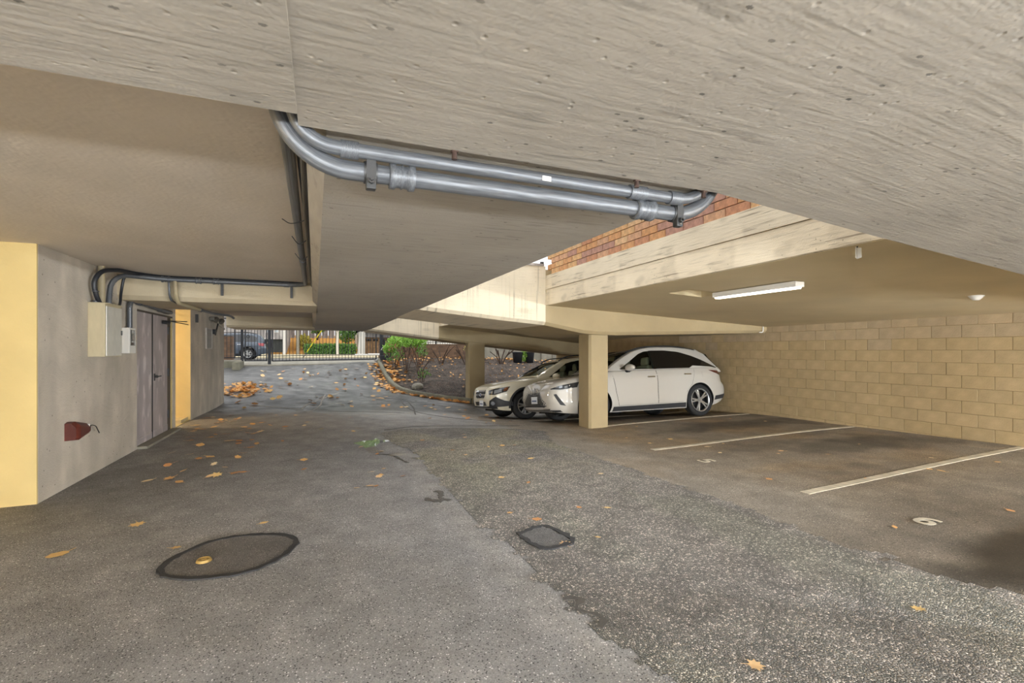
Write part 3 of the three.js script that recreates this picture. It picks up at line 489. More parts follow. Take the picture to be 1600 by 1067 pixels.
function strip(target, edges, dir, off, nu = 12, nv = 5, fold = 0.012) {   // a panel between two polylines ([[a, b], ...] seen along dir), laid on the target's skin
  const along = (pts) => { const l = [0]; for (let i = 1; i < pts.length; i++) l.push(l[i - 1] + Math.hypot(pts[i][0] - pts[i - 1][0], pts[i][1] - pts[i - 1][1])); return (u) => { const s = u * l.at(-1); let i = 0; while (i < pts.length - 2 && s > l[i + 1]) i++; const k = l[i + 1] > l[i] ? (s - l[i]) / (l[i + 1] - l[i]) : 0; return [lerp(pts[i][0], pts[i + 1][0], k), lerp(pts[i][1], pts[i + 1][1], k)]; }; };
  const lo = along(edges[0]), hi = along(edges[1]), side = Math.abs(dir.z) > Math.abs(dir.x) && Math.abs(dir.z) > Math.abs(dir.y), top = Math.abs(dir.y) > 0.7, P = [], N = [];
  for (let j = 0; j <= nv; j++) for (let i = 0; i <= nu; i++) {
    const a = lo(i / nu), b = hi(i / nu), s = lerp(a[0], b[0], j / nv), t = lerp(a[1], b[1], j / nv);
    const o = (side ? new THREE.Vector3(s, t, 0) : top ? new THREE.Vector3(s, 0, t) : new THREE.Vector3(0, t, s)).addScaledVector(dir, -6 - (side ? 0 : 0));
    if (!side && !top) { const k = -(o.x - 0) / 1; o.addScaledVector(new THREE.Vector3(1, 0, 0), 0); }
    ray.set(o, dir); const hit = ray.intersectObject(target, false)[0];
    P.push(hit ? hit.point.clone() : null); N.push(hit ? hit.face.normal.clone() : null);
  }
  const w = nu + 1, near = (k) => { let best = null, bd = 1e9; P.forEach((p, q) => { if (p) { const d = Math.hypot((q % w) - (k % w), Math.floor(q / w) - Math.floor(k / w)); if (d < bd) { bd = d; best = q; } } }); return best; };
  const pts = P.map((p, k) => p ?? P[near(k)]?.clone() ?? new THREE.Vector3()), pos = [], idx = [], inn = dir.clone().normalize();
  const g0 = []; for (const p of pts) { const q = p.clone().addScaledVector(inn, -off); pos.push(q.x, q.y, q.z); }
  for (let j = 0; j < nv; j++) for (let i = 0; i < nu; i++) { const a = j * w + i; idx.push(a, a + 1, a + w + 1, a, a + w + 1, a + w); }
  const rim = []; for (let i = 0; i < nu; i++) rim.push(i); for (let j = 0; j < nv; j++) rim.push(j * w + nu); for (let i = nu; i > 0; i--) rim.push(nv * w + i); for (let j = nv; j > 0; j--) rim.push(j * w);
  const b0 = pos.length / 3; rim.forEach((k) => { const q = pts[k].clone().addScaledVector(inn, fold); pos.push(pos[k * 3], pos[k * 3 + 1], pos[k * 3 + 2], q.x, q.y, q.z); });
  rim.forEach((_, k) => { const a = b0 + k * 2, b = b0 + ((k + 1) % rim.length) * 2; idx.push(a, a + 1, b, b, a + 1, b + 1); });
  const g = new THREE.BufferGeometry(); g.setAttribute('position', new THREE.Float32BufferAttribute(pos, 3)); g.setIndex(idx); g.computeVertexNormals();
  const nn = g.attributes.normal, mid = Math.floor(nv / 2) * w + Math.floor(nu / 2);
  if (nn.getX(mid) * inn.x + nn.getY(mid) * inn.y + nn.getZ(mid) * inn.z > 0) { for (let i = 0; i < idx.length; i += 3) [idx[i + 1], idx[i + 2]] = [idx[i + 2], idx[i + 1]]; g.setIndex(idx); g.computeVertexNormals(); }
  return flatUV(toCreasedNormals(g, 0.7));
}
const carPaint = (hex, rough = 0.32) => phys({ color: hex, roughness: rough, clearcoat: 1, clearcoatRoughness: 0.05 });
const C = {
  pearl: carPaint(0xbcb7ae), cream: carPaint(0xd2cbb6), slate: carPaint(0x4a5563, 0.3),
  trim: mat({ color: 0x26272a, roughness: 0.6 }), well: mat({ color: 0x101112, roughness: 0.9 }), tyre: mat({ color: 0x1f1f20, roughness: 0.85, bumpMap: tiled(T.blockBump, 0.1), bumpScale: 0.001 }), seam: mat({ color: 0x24221f, roughness: 0.8 }),
  alloy: mat({ color: 0xc8c9c8, metalness: 0.85, roughness: 0.28 }), alloyDark: mat({ color: 0x2d2d2f, metalness: 0.5, roughness: 0.4 }), chrome: mat({ color: 0xdcdcdc, metalness: 1, roughness: 0.12 }),
  tint: phys({ color: 0x0b0c0e, roughness: 0.04, clearcoat: 1, clearcoatRoughness: 0.02 }), glass: phys({ color: 0xc3d2c6, transmission: 1, thickness: 0, roughness: 0.01, ior: 1.5 }),
  lens: phys({ color: 0x3b3d40, roughness: 0.05, clearcoat: 1, clearcoatRoughness: 0.02, metalness: 0.3 }), lamp: phys({ color: 0x9ba0a6, roughness: 0.08, clearcoat: 1, metalness: 0.4 }), red: phys({ color: 0x5e1015, roughness: 0.08, clearcoat: 1, clearcoatRoughness: 0.03 }), redLit: phys({ color: 0xb03038, roughness: 0.1, clearcoat: 1 }), amber: phys({ color: 0x6e3d1c, roughness: 0.1, clearcoat: 1 }),
  cabin: mat({ color: 0x2b2825, roughness: 0.9 }), seat: mat({ color: 0xb5aa98, roughness: 0.7 }), plate: mat({ color: 0xdfe3e8, roughness: 0.4 }), plateBlue: mat({ color: 0x56648c, roughness: 0.4 }),
};
function wheel(s, name) {                              // a tyre on a rim, its outer face to +z
  const w = new THREE.Group(); w.name = name ?? 'wheel';
  const R = s.tyre, r = s.rim, h = s.wide / 2, pr = [[r - 0.005, -h + 0.02], [R - 0.06, -h], [R - 0.015, -h + 0.02], [R, -h + 0.05], [R, h - 0.05], [R - 0.015, h - 0.02], [R - 0.06, h], [r - 0.005, h - 0.02], [r - 0.02, h - 0.05], [r - 0.02, -h + 0.05], [r - 0.005, -h + 0.02]];
  part('tyre', new THREE.LatheGeometry(pr.map(([x, y]) => new THREE.Vector2(x, y)), 44).rotateX(Math.PI / 2), C.tyre, w);
  const rimP = [[r - 0.006, h - 0.012], [r + 0.006, h - 0.022], [r - 0.004, h - 0.05], [r - 0.035, h - 0.06], [r - 0.03, h - 0.03], [r - 0.022, h - 0.014], [r - 0.006, h - 0.012]];
  part('rim', [new THREE.LatheGeometry(rimP.map(([x, y]) => new THREE.Vector2(x, y)), 40).rotateX(Math.PI / 2)], C.alloy, w);
  part('rim_barrel', [cyl(r - 0.03, r - 0.04, s.wide - 0.05, 32, true).rotateX(Math.PI / 2), cyl(r - 0.035, r - 0.035, 0.01, 32).rotateX(Math.PI / 2).translate(0, 0, h - 0.15)], C.well, w);
  part('brake_disc', cyl(r * 0.6, r * 0.6, 0.02, 28).rotateX(Math.PI / 2).translate(0, 0, h - 0.135), C.alloyDark, w);
  for (let k = 0; k < s.spokes; k++) for (const q of s.twin ? [-1, 1] : [0]) {
    const a = (k / s.spokes) * 2 * Math.PI + 0.3, sp = extrude([[-0.014, 0.03], [0.014, 0.03], [s.tip * 0.75, r - 0.022], [-s.tip * 0.75, r - 0.022]], 0.018, 0.003);
    sp.rotateZ(q * s.twin).translate(q * (s.gap ?? 0), 0, h - 0.045 - 0.004); sp.rotateZ(a); part('spoke', sp, C.alloy, w);
    if (false) part('spoke_pocket', extrude([[-0.03, 0.06], [0.03, 0.06], [0.06, r - 0.03], [-0.06, r - 0.03]], 0.01).rotateZ(a + Math.PI / s.spokes).translate(0, 0, h - 0.075), C.alloyDark, w);
  }
  part('hub_cap', [cyl(0.034, 0.04, 0.02, 20).rotateX(Math.PI / 2).translate(0, 0, h - 0.028), cyl(0.065, 0.07, 0.02, 24).rotateX(Math.PI / 2).translate(0, 0, h - 0.04)], C.alloy, w);
  return w;
}
function car(s) {
  const t = thing(s.name, s.label, 'car'), W = s.half;
  const half = curveOf(s.plan), low = curveOf(s.low), sho = curveOf(s.shoulder), top = curveOf(s.hood), noseX = curveOf(s.nosePro), tailX = curveOf(s.tailPro), prof = curveOf(s.side);
  const x0 = s.plan[0][0], x1 = s.plan.at(-1)[0], xs = [];
  for (let i = 0; i <= 64; i++) { const u = i / 64, c = 0.5 - 0.5 * Math.cos(Math.PI * u); xs.push(lerp(x0, x1, 0.55 * c + 0.45 * u)); }
  const lower = smoothLoft(xs.map((x) => {
    const w = half(x), yb = low(x), ys = sho(x), yt = Math.max(top(x), ys + 0.004), pts = [], kn = smooth(-x, -0.2, -x0 - 0.02), kt = smooth(x, x1 - 0.75, x1 - 0.02);
    const put = (z, y) => pts.push([x + kn * noseX(y) + kt * tailX(y), y, z]);
    put(w * 0.5, yb);
    for (let k = 0; k <= 16; k++) { const y = lerp(yb, ys, k / 16); put(w * prof(y), y); }
    const ze = w * prof(ys); for (const [a, b] of [[0.985, 0.3], [0.955, 0.55], [0.9, 0.72], [0.78, 0.86], [0.6, 0.94], [0.3, 0.985]]) put(ze * a, lerp(ys, yt, b));
    put(0, yt);
    return [...pts.map((p) => new THREE.Vector3(...p)), ...pts.slice(0, -1).reverse().map((p) => new THREE.Vector3(p[0], p[1], -p[2]))];
  }), 0.5);
  const roofY = curveOf(s.roof), belt = curveOf(s.belt), zb = curveOf(s.beltHalf), zr = curveOf(s.roofHalf);
  const g0 = s.roof[0][0], g1 = s.roof.at(-1)[0];
  const green = (inset, drop) => smoothLoft(Array.from({ length: 49 }, (_, i) => {
    const x = lerp(g0 + inset * 2.2, g1 - inset * 1.6, i / 48), yt = roofY(x) - inset, yb = Math.min(belt(x), yt - 0.012) - drop, full = s.roofTop, pts = [];
    const bulge = 0.1 * (1 - smooth(x, g0, g0 + 0.9)) , tailB = 0.06 * smooth(x, g1 - 0.6, g1), B = zb(x) - inset, lean = (zb(x) - zr(x)) / (full - belt(x));
    const zAt = (y) => B - Math.max(0, y - belt(x)) * lean;
    const put = (z, y) => pts.push(new THREE.Vector3(x - bulge * (1 - (z / B) ** 2) + tailB * (1 - (z / B) ** 2), y, z));
    const ye = Math.max(yb + 0.004, yt - 0.055);
    for (let k = 0; k <= 8; k++) { const y = lerp(yb, ye, k / 8); put(zAt(y) + (k > 0 && k < 8 ? 0.012 * Math.sin((Math.PI * k) / 8) : 0), y); }
    const ze = zAt(ye); for (const [a, b] of [[0.985, 0.32], [0.95, 0.56], [0.88, 0.74], [0.7, 0.89], [0.4, 0.97]]) put(ze * a, lerp(ye, yt, b));
    put(0, yt);
    return [...pts, ...pts.slice(0, -1).reverse().map((p) => new THREE.Vector3(p.x, p.y, -p.z))];
  }), 0.45);
  const greenG = green(0, 0.05), skinL = new THREE.Mesh(lower), skinG = new THREE.Mesh(greenG);
  skinL.updateMatrixWorld(); skinG.updateMatrixWorld();
  let b = brush(lower, s.paint);
  for (const ax of [0, s.wb]) for (const z of [1, -1]) b = cut(b, cyl(s.arch, s.arch, 0.6, 48).rotateX(Math.PI / 2).translate(ax, s.tyre * 0.98, z * (W - 0.12)), C.well);
  b = cut(b, box(2.5, 0.9, W * 1.5, 1.95, 0.95, 0), C.cabin);
  cutPart('body', b, t);
  let r = cut(brush(greenG, s.paint), green(0.05, 0.3), C.cabin);
  const prism = (poly) => extrude(poly, 4).translate(0, 0, -2);
  r = cut(r, prism(s.frontGlass), C.trim);
  r = cut(r, extrude(s.screen.map(([z, y]) => [z, y]), 1.9).rotateY(Math.PI / 2).translate(g0 - 0.4, 0, 0), C.trim);
  cutPart('roof', r, t);
  const L = new THREE.Vector3(0, 0, -1), Rr = new THREE.Vector3(0, 0, 1), F = new THREE.Vector3(1, 0, 0);
  const both = (name, target, edges, off, m, nu, nv) => { for (const d of [L, Rr]) part(name, strip(target, edges, d, off, nu, nv), m, t); };
  // glass
  const gl = s.frontGlass, lift = (p) => [[p[0], p.at(-1)], [...p.slice(1, -1)]];
  const screenW = curveOf([[s.screen[0][1], 0.985], [s.screen[2][1], 0.985]]);
  { const [a, bq, c, d] = s.screen, n = 6; part('windscreen', strip(skinG, [[[-a[0], a[1]], [-a[0] * 0.5, a[1]], [0, a[1]], [a[0] * 0.5, a[1]], [a[0], a[1]]], [[-c[0], c[1]], [0, c[1]], [c[0], c[1]]]], F, -0.006, 14, 8, 0.008), C.glass, t); }
  both('window', skinG, s.frontPane, -0.004, C.glass, 10, 6);
  for (const e of s.darkPanes) both('window', skinG, e, 0.004, C.tint, 14, 6);
  if (s.rearGlass) part('rear_window', strip(skinG, s.rearGlass, new THREE.Vector3(-1, 0, 0), 0.004, 10, 6), C.tint, t);
  // doors and their seams
  for (const [n, e] of s.doors) { both('door_seam', skinL, e.map((p, k) => p.map(([x, y], i) => [x + (i === 0 ? -0.007 : i === p.length - 1 ? 0.007 : 0), y + (k ? 0 : -0.004)])), 0.0015, C.seam, 14, 12); both(n, skinL, e, 0.004, s.paint, 16, 14); }
  for (const e of s.clad) both('sill_cladding', skinL, e, 0.014, C.trim, 20, 4);
  for (const ax of [0, s.wb]) if (s.archTrim) for (const d of [-1, 1]) part('arch_trim', (() => { const pts = []; for (let k = 0; k <= 24; k++) { const a = -0.12 + (k / 24) * (Math.PI + 0.24); pts.push([ax + Math.cos(a) * (s.arch + 0.02), s.tyre * 0.98 + Math.sin(a) * (s.arch + 0.02)]); } return new THREE.TubeGeometry(new THREE.CatmullRomCurve3(pts.map(([x, y]) => new THREE.Vector3(x, y, d * (half(x) * prof(y) - 0.004)))), 30, 0.032, 6).scale(1, 1, 1); })(), C.trim, t);
  for (const [x, y] of s.handles) both('door_handle', skinL, [[[x - 0.1, y - 0.014], [x + 0.1, y - 0.014]], [[x - 0.1, y + 0.014], [x + 0.1, y + 0.014]]], 0.03, C.chrome, 8, 2);
  if (s.fuel) part('fuel_flap', strip(skinL, s.fuel, L, 0.003, 6, 6), s.paint, t);
  for (const e of s.tail) both('tail_lamp', skinL, e, 0.012, s.tailMat ?? C.red, 10, 5);
  // mirrors
  for (const z of [1, -1]) { const [mx, my] = s.mirror, q = W * 0.99; const m = new THREE.Group(); m.name = 'wing_mirror'; t.add(m);
    part('mirror_shell', new THREE.SphereGeometry(1, 20, 14).scale(0.075, 0.075, 0.13).rotateY(z * 0.2).translate(mx, my, z * (q + 0.07)), s.paint, m);
    part('mirror_foot', [new RoundedBoxGeometry(0.06, 0.05, 0.15, 2, 0.015).translate(mx - 0.01, my - 0.075, z * (q - 0.02)), new RoundedBoxGeometry(0.05, 0.04, 0.1, 2, 0.012).translate(mx, my - 0.06, z * (q + 0.05))], C.trim, m);
    part('mirror_glass', cyl(0.062, 0.062, 0.006, 20).rotateZ(Math.PI / 2).scale(1, 0.95, 1.7).translate(mx + 0.072, my, z * (q + 0.07)), C.chrome, m); }
  // cabin
  for (const [sx, n] of [[1.35, 2], [2.25, 2]]) for (const z of [-0.38, 0.38]) { const g = new THREE.Group(); g.name = 'seat'; t.add(g);
    part('seat_back', new RoundedBoxGeometry(0.16, 0.62, 0.5, 3, 0.06).rotateZ(-0.22).translate(sx + 0.32, 0.93, z), C.seat, g); part('seat_cushion', new RoundedBoxGeometry(0.52, 0.16, 0.52, 3, 0.06).translate(sx, 0.6, z), C.seat, g); part('headrest', new RoundedBoxGeometry(0.1, 0.2, 0.27, 3, 0.05).rotateZ(-0.15).translate(sx + 0.42, 1.33, z), C.seat, g); }
  part('dashboard', new RoundedBoxGeometry(0.5, 0.2, W * 1.45, 3, 0.06).translate(0.72, 1.0, 0), C.cabin, t);
  part('steering_wheel', [new THREE.TorusGeometry(0.17, 0.016, 8, 26), box(0.3, 0.04, 0.02), box(0.04, 0.16, 0.02, 0, -0.08, 0)].map((g) => g.rotateY(Math.PI / 2).rotateZ(0.4).translate(1.02, 1.06, 0.38)), C.cabin, t);
  part('undertray', box(s.wb + 1.2, 0.06, W * 1.3, s.wb / 2, 0.24, 0), C.well, t);
  for (const [ax, n] of [[0, 0], [s.wb, 1]]) for (const z of [1, -1]) { const w = wheel(s); w.position.set(ax, s.tyre, z * (W - 0.02 - s.wide / 2)); if (z < 0) w.rotation.y = Math.PI; t.add(w); }
  return { t, skinL, skinG, F, L, Rr, half, prof };
}
const straight = (a, b) => [[a[0], b[0]], [a[1], b[1]]];
const text = (str, size, h = 0.003) => { const g = new TextGeometry(str, { font, size, depth: h, curveSegments: 4, bevelEnabled: false }); g.computeBoundingBox(); const b = g.boundingBox; return g.translate(-(b.min.x + b.max.x) / 2, -(b.min.y + b.max.y) / 2, 0); };
const facingNose = (g, x, y, z, turn = 0) => g.rotateY(-Math.PI / 2 + turn).translate(x, y, z);
function plate(c, x, y, z, turn) { const g = new THREE.Group(); g.name = 'number_plate'; c.t.add(g); part('plate', facingNose(new RoundedBoxGeometry(0.31, 0.155, 0.008, 2, 0.004), x, y, z, turn), C.plate, g); part('plate_band', facingNose(box(0.24, 0.03, 0.003, 0, -0.01, 0), x - 0.004, y - 0.004, z, turn), C.plateBlue, g); }

// the near car: a pearl white crossover, nose to the drive
{
  const s = { name: 'car', label: 'pearl white crossover with a mesh grille and dark rear windows, behind the near pillar', paint: C.pearl, half: 0.955, wb: 2.86, tyre: 0.372, rim: 0.272, wide: 0.235, arch: 0.415, spokes: 5, twin: 0.17, gap: 0.005, tip: 0.02, pocket: true, archTrim: false,
    plan: [[-1.03, 0.5], [-1.0, 0.64], [-0.93, 0.76], [-0.8, 0.855], [-0.55, 0.925], [-0.2, 0.95], [0.3, 0.955], [1.4, 0.945], [2.6, 0.955], [3.1, 0.945], [3.45, 0.905], [3.65, 0.84], [3.78, 0.74], [3.83, 0.6]],
    low: [[-1.03, 0.27], [-0.6, 0.22], [0, 0.2], [3, 0.21], [3.83, 0.34]], shoulder: [[-1.03, 0.83], [-0.8, 0.88], [-0.4, 0.955], [0.2, 1.03], [0.9, 1.075], [2.2, 1.1], [3.0, 1.12], [3.5, 1.11], [3.83, 1.05]],
    hood: [[-1.03, 0.88], [-0.9, 0.925], [-0.6, 0.985], [0, 1.065], [0.45, 1.115], [0.9, 1.12], [3.3, 1.14], [3.83, 1.07]],
    nosePro: [[0.2, 0.14], [0.35, 0.04], [0.55, 0], [0.7, 0.015], [0.82, 0.07], [0.9, 0.16]], tailPro: [[0.3, -0.12], [0.42, -0.02], [0.6, 0.03], [0.72, 0.0], [0.78, -0.07], [0.95, -0.1], [1.1, -0.14]],
    side: [[0.2, 0.9], [0.3, 0.955], [0.45, 0.985], [0.62, 0.985], [0.8, 1.0], [0.92, 0.998], [1.0, 0.985], [1.06, 0.955], [1.13, 0.925]],
    roof: [[0.4, 1.13], [0.7, 1.315], [1.0, 1.475], [1.25, 1.58], [1.5, 1.64], [1.9, 1.675], [2.3, 1.675], [2.8, 1.645], [3.15, 1.59], [3.35, 1.52], [3.55, 1.33], [3.76, 1.12]], roofTop: 1.67, belt: [[0.4, 1.09], [1.5, 1.1], [3.0, 1.12], [3.76, 1.08]], beltHalf: [[0.4, 0.8], [1, 0.84], [2.2, 0.845], [3, 0.82], [3.76, 0.7]], roofHalf: [[0.4, 0.62], [1.5, 0.63], [2.5, 0.61], [3.4, 0.52], [3.76, 0.48]],
    frontGlass: [[0.72, 1.125], [1.34, 1.48], [1.5, 1.535], [1.65, 1.55], [1.65, 1.125]], screen: [[0.72, 1.15], [-0.72, 1.15], [-0.59, 1.55], [0.59, 1.55]],
    frontPane: [[[0.71, 1.12], [1.65, 1.12]], [[0.715, 1.13], [1.34, 1.485], [1.5, 1.54], [1.65, 1.555]]],
    darkPanes: [[[[1.65, 1.12], [1.715, 1.12]], [[1.65, 1.555], [1.715, 1.56]]], [[[1.715, 1.125], [2.68, 1.135]], [[1.715, 1.56], [2.1, 1.565], [2.5, 1.53], [2.88, 1.43]]], [[[2.68, 1.135], [2.8, 1.19], [3.42, 1.16], [3.6, 1.13]], [[2.88, 1.43], [3.12, 1.345], [3.4, 1.23], [3.62, 1.145]]], [[[3.37, 1.455], [3.5, 1.31], [3.66, 1.15]], [[3.44, 1.45], [3.58, 1.3], [3.74, 1.14]]]],
    rearGlass: [[[-0.5, 1.15], [0.5, 1.15]], [[-0.46, 1.44], [0.46, 1.44]]],
    doors: [['front_door', [[[0.6, 0.34], [1.64, 0.35]], [[0.47, 0.98], [0.5, 1.045], [1.0, 1.072], [1.64, 1.085]]]], ['rear_door', [[[1.66, 0.35], [2.38, 0.36], [2.47, 0.6], [2.62, 0.75]], [[1.66, 1.085], [2.5, 1.1], [2.75, 1.1]]]]],
    clad: [[[[0.44, 0.215], [2.44, 0.225]], [[0.46, 0.315], [2.42, 0.335]]]], handles: [[1.47, 0.945], [2.5, 0.985]], fuel: [[[2.96, 0.91], [3.16, 0.91]], [[2.96, 1.06], [3.16, 1.06]]],
    tail: [[[[3.36, 1.01], [3.66, 0.93]], [[3.18, 1.075], [3.68, 1.05]]]], mirror: [0.87, 1.15] };
  const c = car(s), { t, skinL, F, L, Rr } = c;
  // grille: dark lens-shaped slots in a body-coloured field, smaller towards the edges
  const slots = [];
  for (let r = 0; r < 12; r++) for (let k = -9; k <= 9; k++) {
    const y = 0.735 - r * 0.031, z = (k + (r % 2) * 0.5) * 0.066, wide = 0.34 + 0.24 * smooth(r, 1, 10), e = Math.abs(z) / wide; if (e > 1 || (r === 0 && Math.abs(z) < 0.1)) continue;
    const q = (1 - 0.4 * e * e) * (0.62 + 0.38 * smooth(r, 0, 3)), a = 0.0335 * q, h = 0.0142 * q;
    if (y < 0.6 && y > 0.43 && Math.abs(z) < 0.17) continue;
    slots.push(strip(skinL, [[[z - a, y], [z - a * 0.4, y - h], [z + a * 0.4, y - h], [z + a, y]], [[z - a, y], [z - a * 0.4, y + h], [z + a * 0.4, y + h], [z + a, y]]], F, 0.003, 4, 2, 0.004));
  }
  part('grille_field', strip(skinL, [[[-0.54, 0.39], [0, 0.385], [0.54, 0.39]], [[-0.3, 0.67], [0, 0.69], [0.3, 0.67]]], F, 0.001, 24, 10, 0.004), mat({ color: 0x605e5b, roughness: 0.4 }), t);
  part('grille', slots, C.black ?? C.trim, t);
  part('lower_grille', strip(skinL, [[[-0.5, 0.365], [0.5, 0.365]], [[-0.56, 0.392], [0.56, 0.392]]], F, 0.006, 20, 2), C.trim, t);
  part('bumper_lip', strip(skinL, [[[-0.62, 0.305], [0.62, 0.305]], [[-0.66, 0.335], [0.66, 0.335]]], F, 0.022, 24, 2), C.chrome, t);
  part('front_skirt', strip(skinL, [[[-0.8, 0.26], [0.8, 0.26]], [[-0.8, 0.3], [0.8, 0.3]]], F, 0.012, 24, 2), C.trim, t);
  for (const d of [1, -1]) {
    const q = new THREE.Vector3(0.8, 0, -0.6 * d).normalize(), sw = (p) => p.map(([z, y]) => [z * d, y]);
    const hl = new THREE.Group(); hl.name = 'headlight'; t.add(hl);
    const obl = (lo, hi, off, nu = 12, nv = 4) => strip(skinL, [sw(lo), sw(hi)], q, off, nu, nv);
    part('headlight_lens', obl([[0.02, 0.735], [0.3, 0.72], [0.62, 0.765]], [[0.0, 0.748], [0.3, 0.815], [0.66, 0.875]], 0.006), C.lens, hl);
    part('daylight_strip', obl([[0.05, 0.733], [0.3, 0.722], [0.52, 0.742]], [[0.05, 0.74], [0.3, 0.736], [0.52, 0.758]], 0.012, 10, 2), C.lamp, hl);
    for (const z of [0.28, 0.4]) part('projector', obl([[z - 0.035, 0.755], [z + 0.035, 0.76]], [[z - 0.035, 0.795], [z + 0.035, 0.805]], 0.012, 4, 3), C.lamp, hl);
    part('side_vent', obl([[0.25, 0.41], [0.37, 0.39]], [[0.1, 0.63], [0.17, 0.64]], 0.004, 6, 8), C.trim, t);
  }
  const em = new THREE.Group(); em.name = 'emblem'; t.add(em); const hit = (y, z) => { ray.set(new THREE.Vector3(-4, y, z), F); return ray.intersectObject(skinL, false)[0].point.x; };
  part('emblem_ring', new THREE.TorusGeometry(0.062, 0.008, 8, 28).scale(1.15, 0.95, 1).rotateY(Math.PI / 2).translate(hit(0.735, 0) - 0.008, 0.735, 0), C.chrome, em);
  part('emblem_letter', facingNose(extrude([[-0.02, 0.045], [-0.008, 0.045], [-0.012, -0.02], [0.055, -0.02], [0.05, -0.032], [-0.035, -0.032]], 0.006), hit(0.735, 0) - 0.01, 0.735, 0), C.chrome, em);
  plate(c, hit(0.5, 0) - 0.03, 0.52, 0, 0);
  for (const z of [1, -1]) part('roof_rail', (curve([[1.1, 1.55, 0.56], [1.4, 1.645, 0.585], [2.0, 1.695, 0.585], [2.6, 1.68, 0.57], [3.1, 1.61, 0.54]].map(([x, y, q]) => new THREE.Vector3(x, y - 0.02, q * z)), 0.014, 30)), C.trim, t);
  part('spoiler', [new RoundedBoxGeometry(0.34, 0.035, 1.02, 3, 0.015).rotateZ(-0.42).translate(3.33, 1.53, 0)], C.pearl, t);
  for (const z of [1, -1]) part('spoiler_fin', (extrude([[3.24, 1.53], [3.48, 1.48], [3.74, 1.15], [3.64, 1.14]], 0.03).translate(0, 0, z * 0.54 - 0.015)), C.black ?? C.tint, t);
  for (const z of [1, -1]) part('rear_bumper_insert', (strip(skinL, [[[3.3, 0.36], [3.74, 0.4]], [[3.34, 0.46], [3.76, 0.5]]], new THREE.Vector3(0, 0, -z), 0.01, 8, 3)), C.trim, t);
  t.position.copy(V(5.41, -0.136, 9.57)); t.rotation.x = -0.11; t.rotation.z = 0.0;
}
// the second car: a white wagon with black cladding
const wagon = { name: 'car', half: 0.92, wb: 2.745, tyre: 0.36, rim: 0.235, wide: 0.225, arch: 0.42, spokes: 5, twin: 0.2, gap: 0.0, tip: 0.026, pocket: true, archTrim: true,
  plan: [[-0.95, 0.52], [-0.92, 0.66], [-0.84, 0.78], [-0.7, 0.85], [-0.4, 0.905], [0, 0.92], [1.4, 0.915], [2.7, 0.92], [3.2, 0.9], [3.5, 0.84], [3.68, 0.72], [3.72, 0.6]],
  low: [[-0.95, 0.3], [-0.6, 0.24], [0, 0.22], [3, 0.23], [3.72, 0.36]], shoulder: [[-0.95, 0.82], [-0.7, 0.88], [-0.3, 0.94], [0.3, 0.98], [1, 1.0], [2.5, 1.03], [3.3, 1.04], [3.72, 1.0]],
  hood: [[-0.95, 0.86], [-0.85, 0.91], [-0.6, 0.965], [0, 1.03], [0.45, 1.075], [0.9, 1.08], [3.3, 1.08], [3.72, 1.03]],
  nosePro: [[0.24, 0.12], [0.36, 0.03], [0.5, 0], [0.68, 0.02], [0.8, 0.05], [0.9, 0.14]], tailPro: [[0.3, -0.1], [0.45, 0], [0.7, 0.02], [0.8, -0.04], [1.0, -0.08]],
  side: [[0.2, 0.92], [0.34, 0.975], [0.5, 0.985], [0.7, 1.0], [0.86, 1.0], [0.95, 0.98], [1.05, 0.94]],
  roof: [[0.42, 1.09], [0.7, 1.25], [1.0, 1.41], [1.22, 1.51], [1.5, 1.575], [2.0, 1.61], [2.8, 1.6], [3.2, 1.56], [3.35, 1.5], [3.55, 1.25], [3.66, 1.06]], roofTop: 1.61, belt: [[0.42, 1.03], [1.5, 1.02], [3.0, 1.05], [3.66, 1.04]], beltHalf: [[0.42, 0.77], [1, 0.81], [2.4, 0.81], [3.2, 0.78], [3.66, 0.7]], roofHalf: [[0.42, 0.6], [1.5, 0.6], [2.8, 0.59], [3.66, 0.53]],
  frontGlass: [[0.72, 1.06], [1.3, 1.42], [1.5, 1.47], [1.62, 1.485], [1.62, 1.05]], screen: [[0.7, 1.11], [-0.7, 1.11], [-0.57, 1.485], [0.57, 1.485]],
  frontPane: [[[0.71, 1.055], [1.62, 1.045]], [[0.715, 1.065], [1.3, 1.425], [1.5, 1.475], [1.62, 1.49]]],
  darkPanes: [[[[1.62, 1.045], [1.7, 1.045]], [[1.62, 1.49], [1.7, 1.5]]], [[[1.7, 1.05], [2.5, 1.055]], [[1.7, 1.5], [2.1, 1.51], [2.6, 1.49]]], [[[2.58, 1.07], [3.2, 1.09]], [[2.66, 1.48], [3.0, 1.45], [3.22, 1.34]]]],
  rearGlass: [[[-0.5, 1.1], [0.5, 1.1]], [[-0.46, 1.45], [0.46, 1.45]]],
  doors: [['front_door', [[[0.6, 0.42], [1.6, 0.42]], [[0.5, 0.93], [0.54, 0.975], [1.0, 0.985], [1.6, 0.995]]]], ['rear_door', [[[1.62, 0.42], [2.3, 0.42], [2.38, 0.64], [2.52, 0.78]], [[1.62, 0.995], [2.3, 1.01], [2.6, 1.015]]]]],
  clad: [[[[0.44, 0.24], [2.32, 0.25]], [[0.46, 0.37], [2.3, 0.38]]]], handles: [[1.44, 0.9], [2.3, 0.92]], tail: [[[[3.36, 0.84], [3.6, 0.82]], [[3.28, 1.0], [3.62, 1.0]]]], mirror: [0.84, 1.075] };
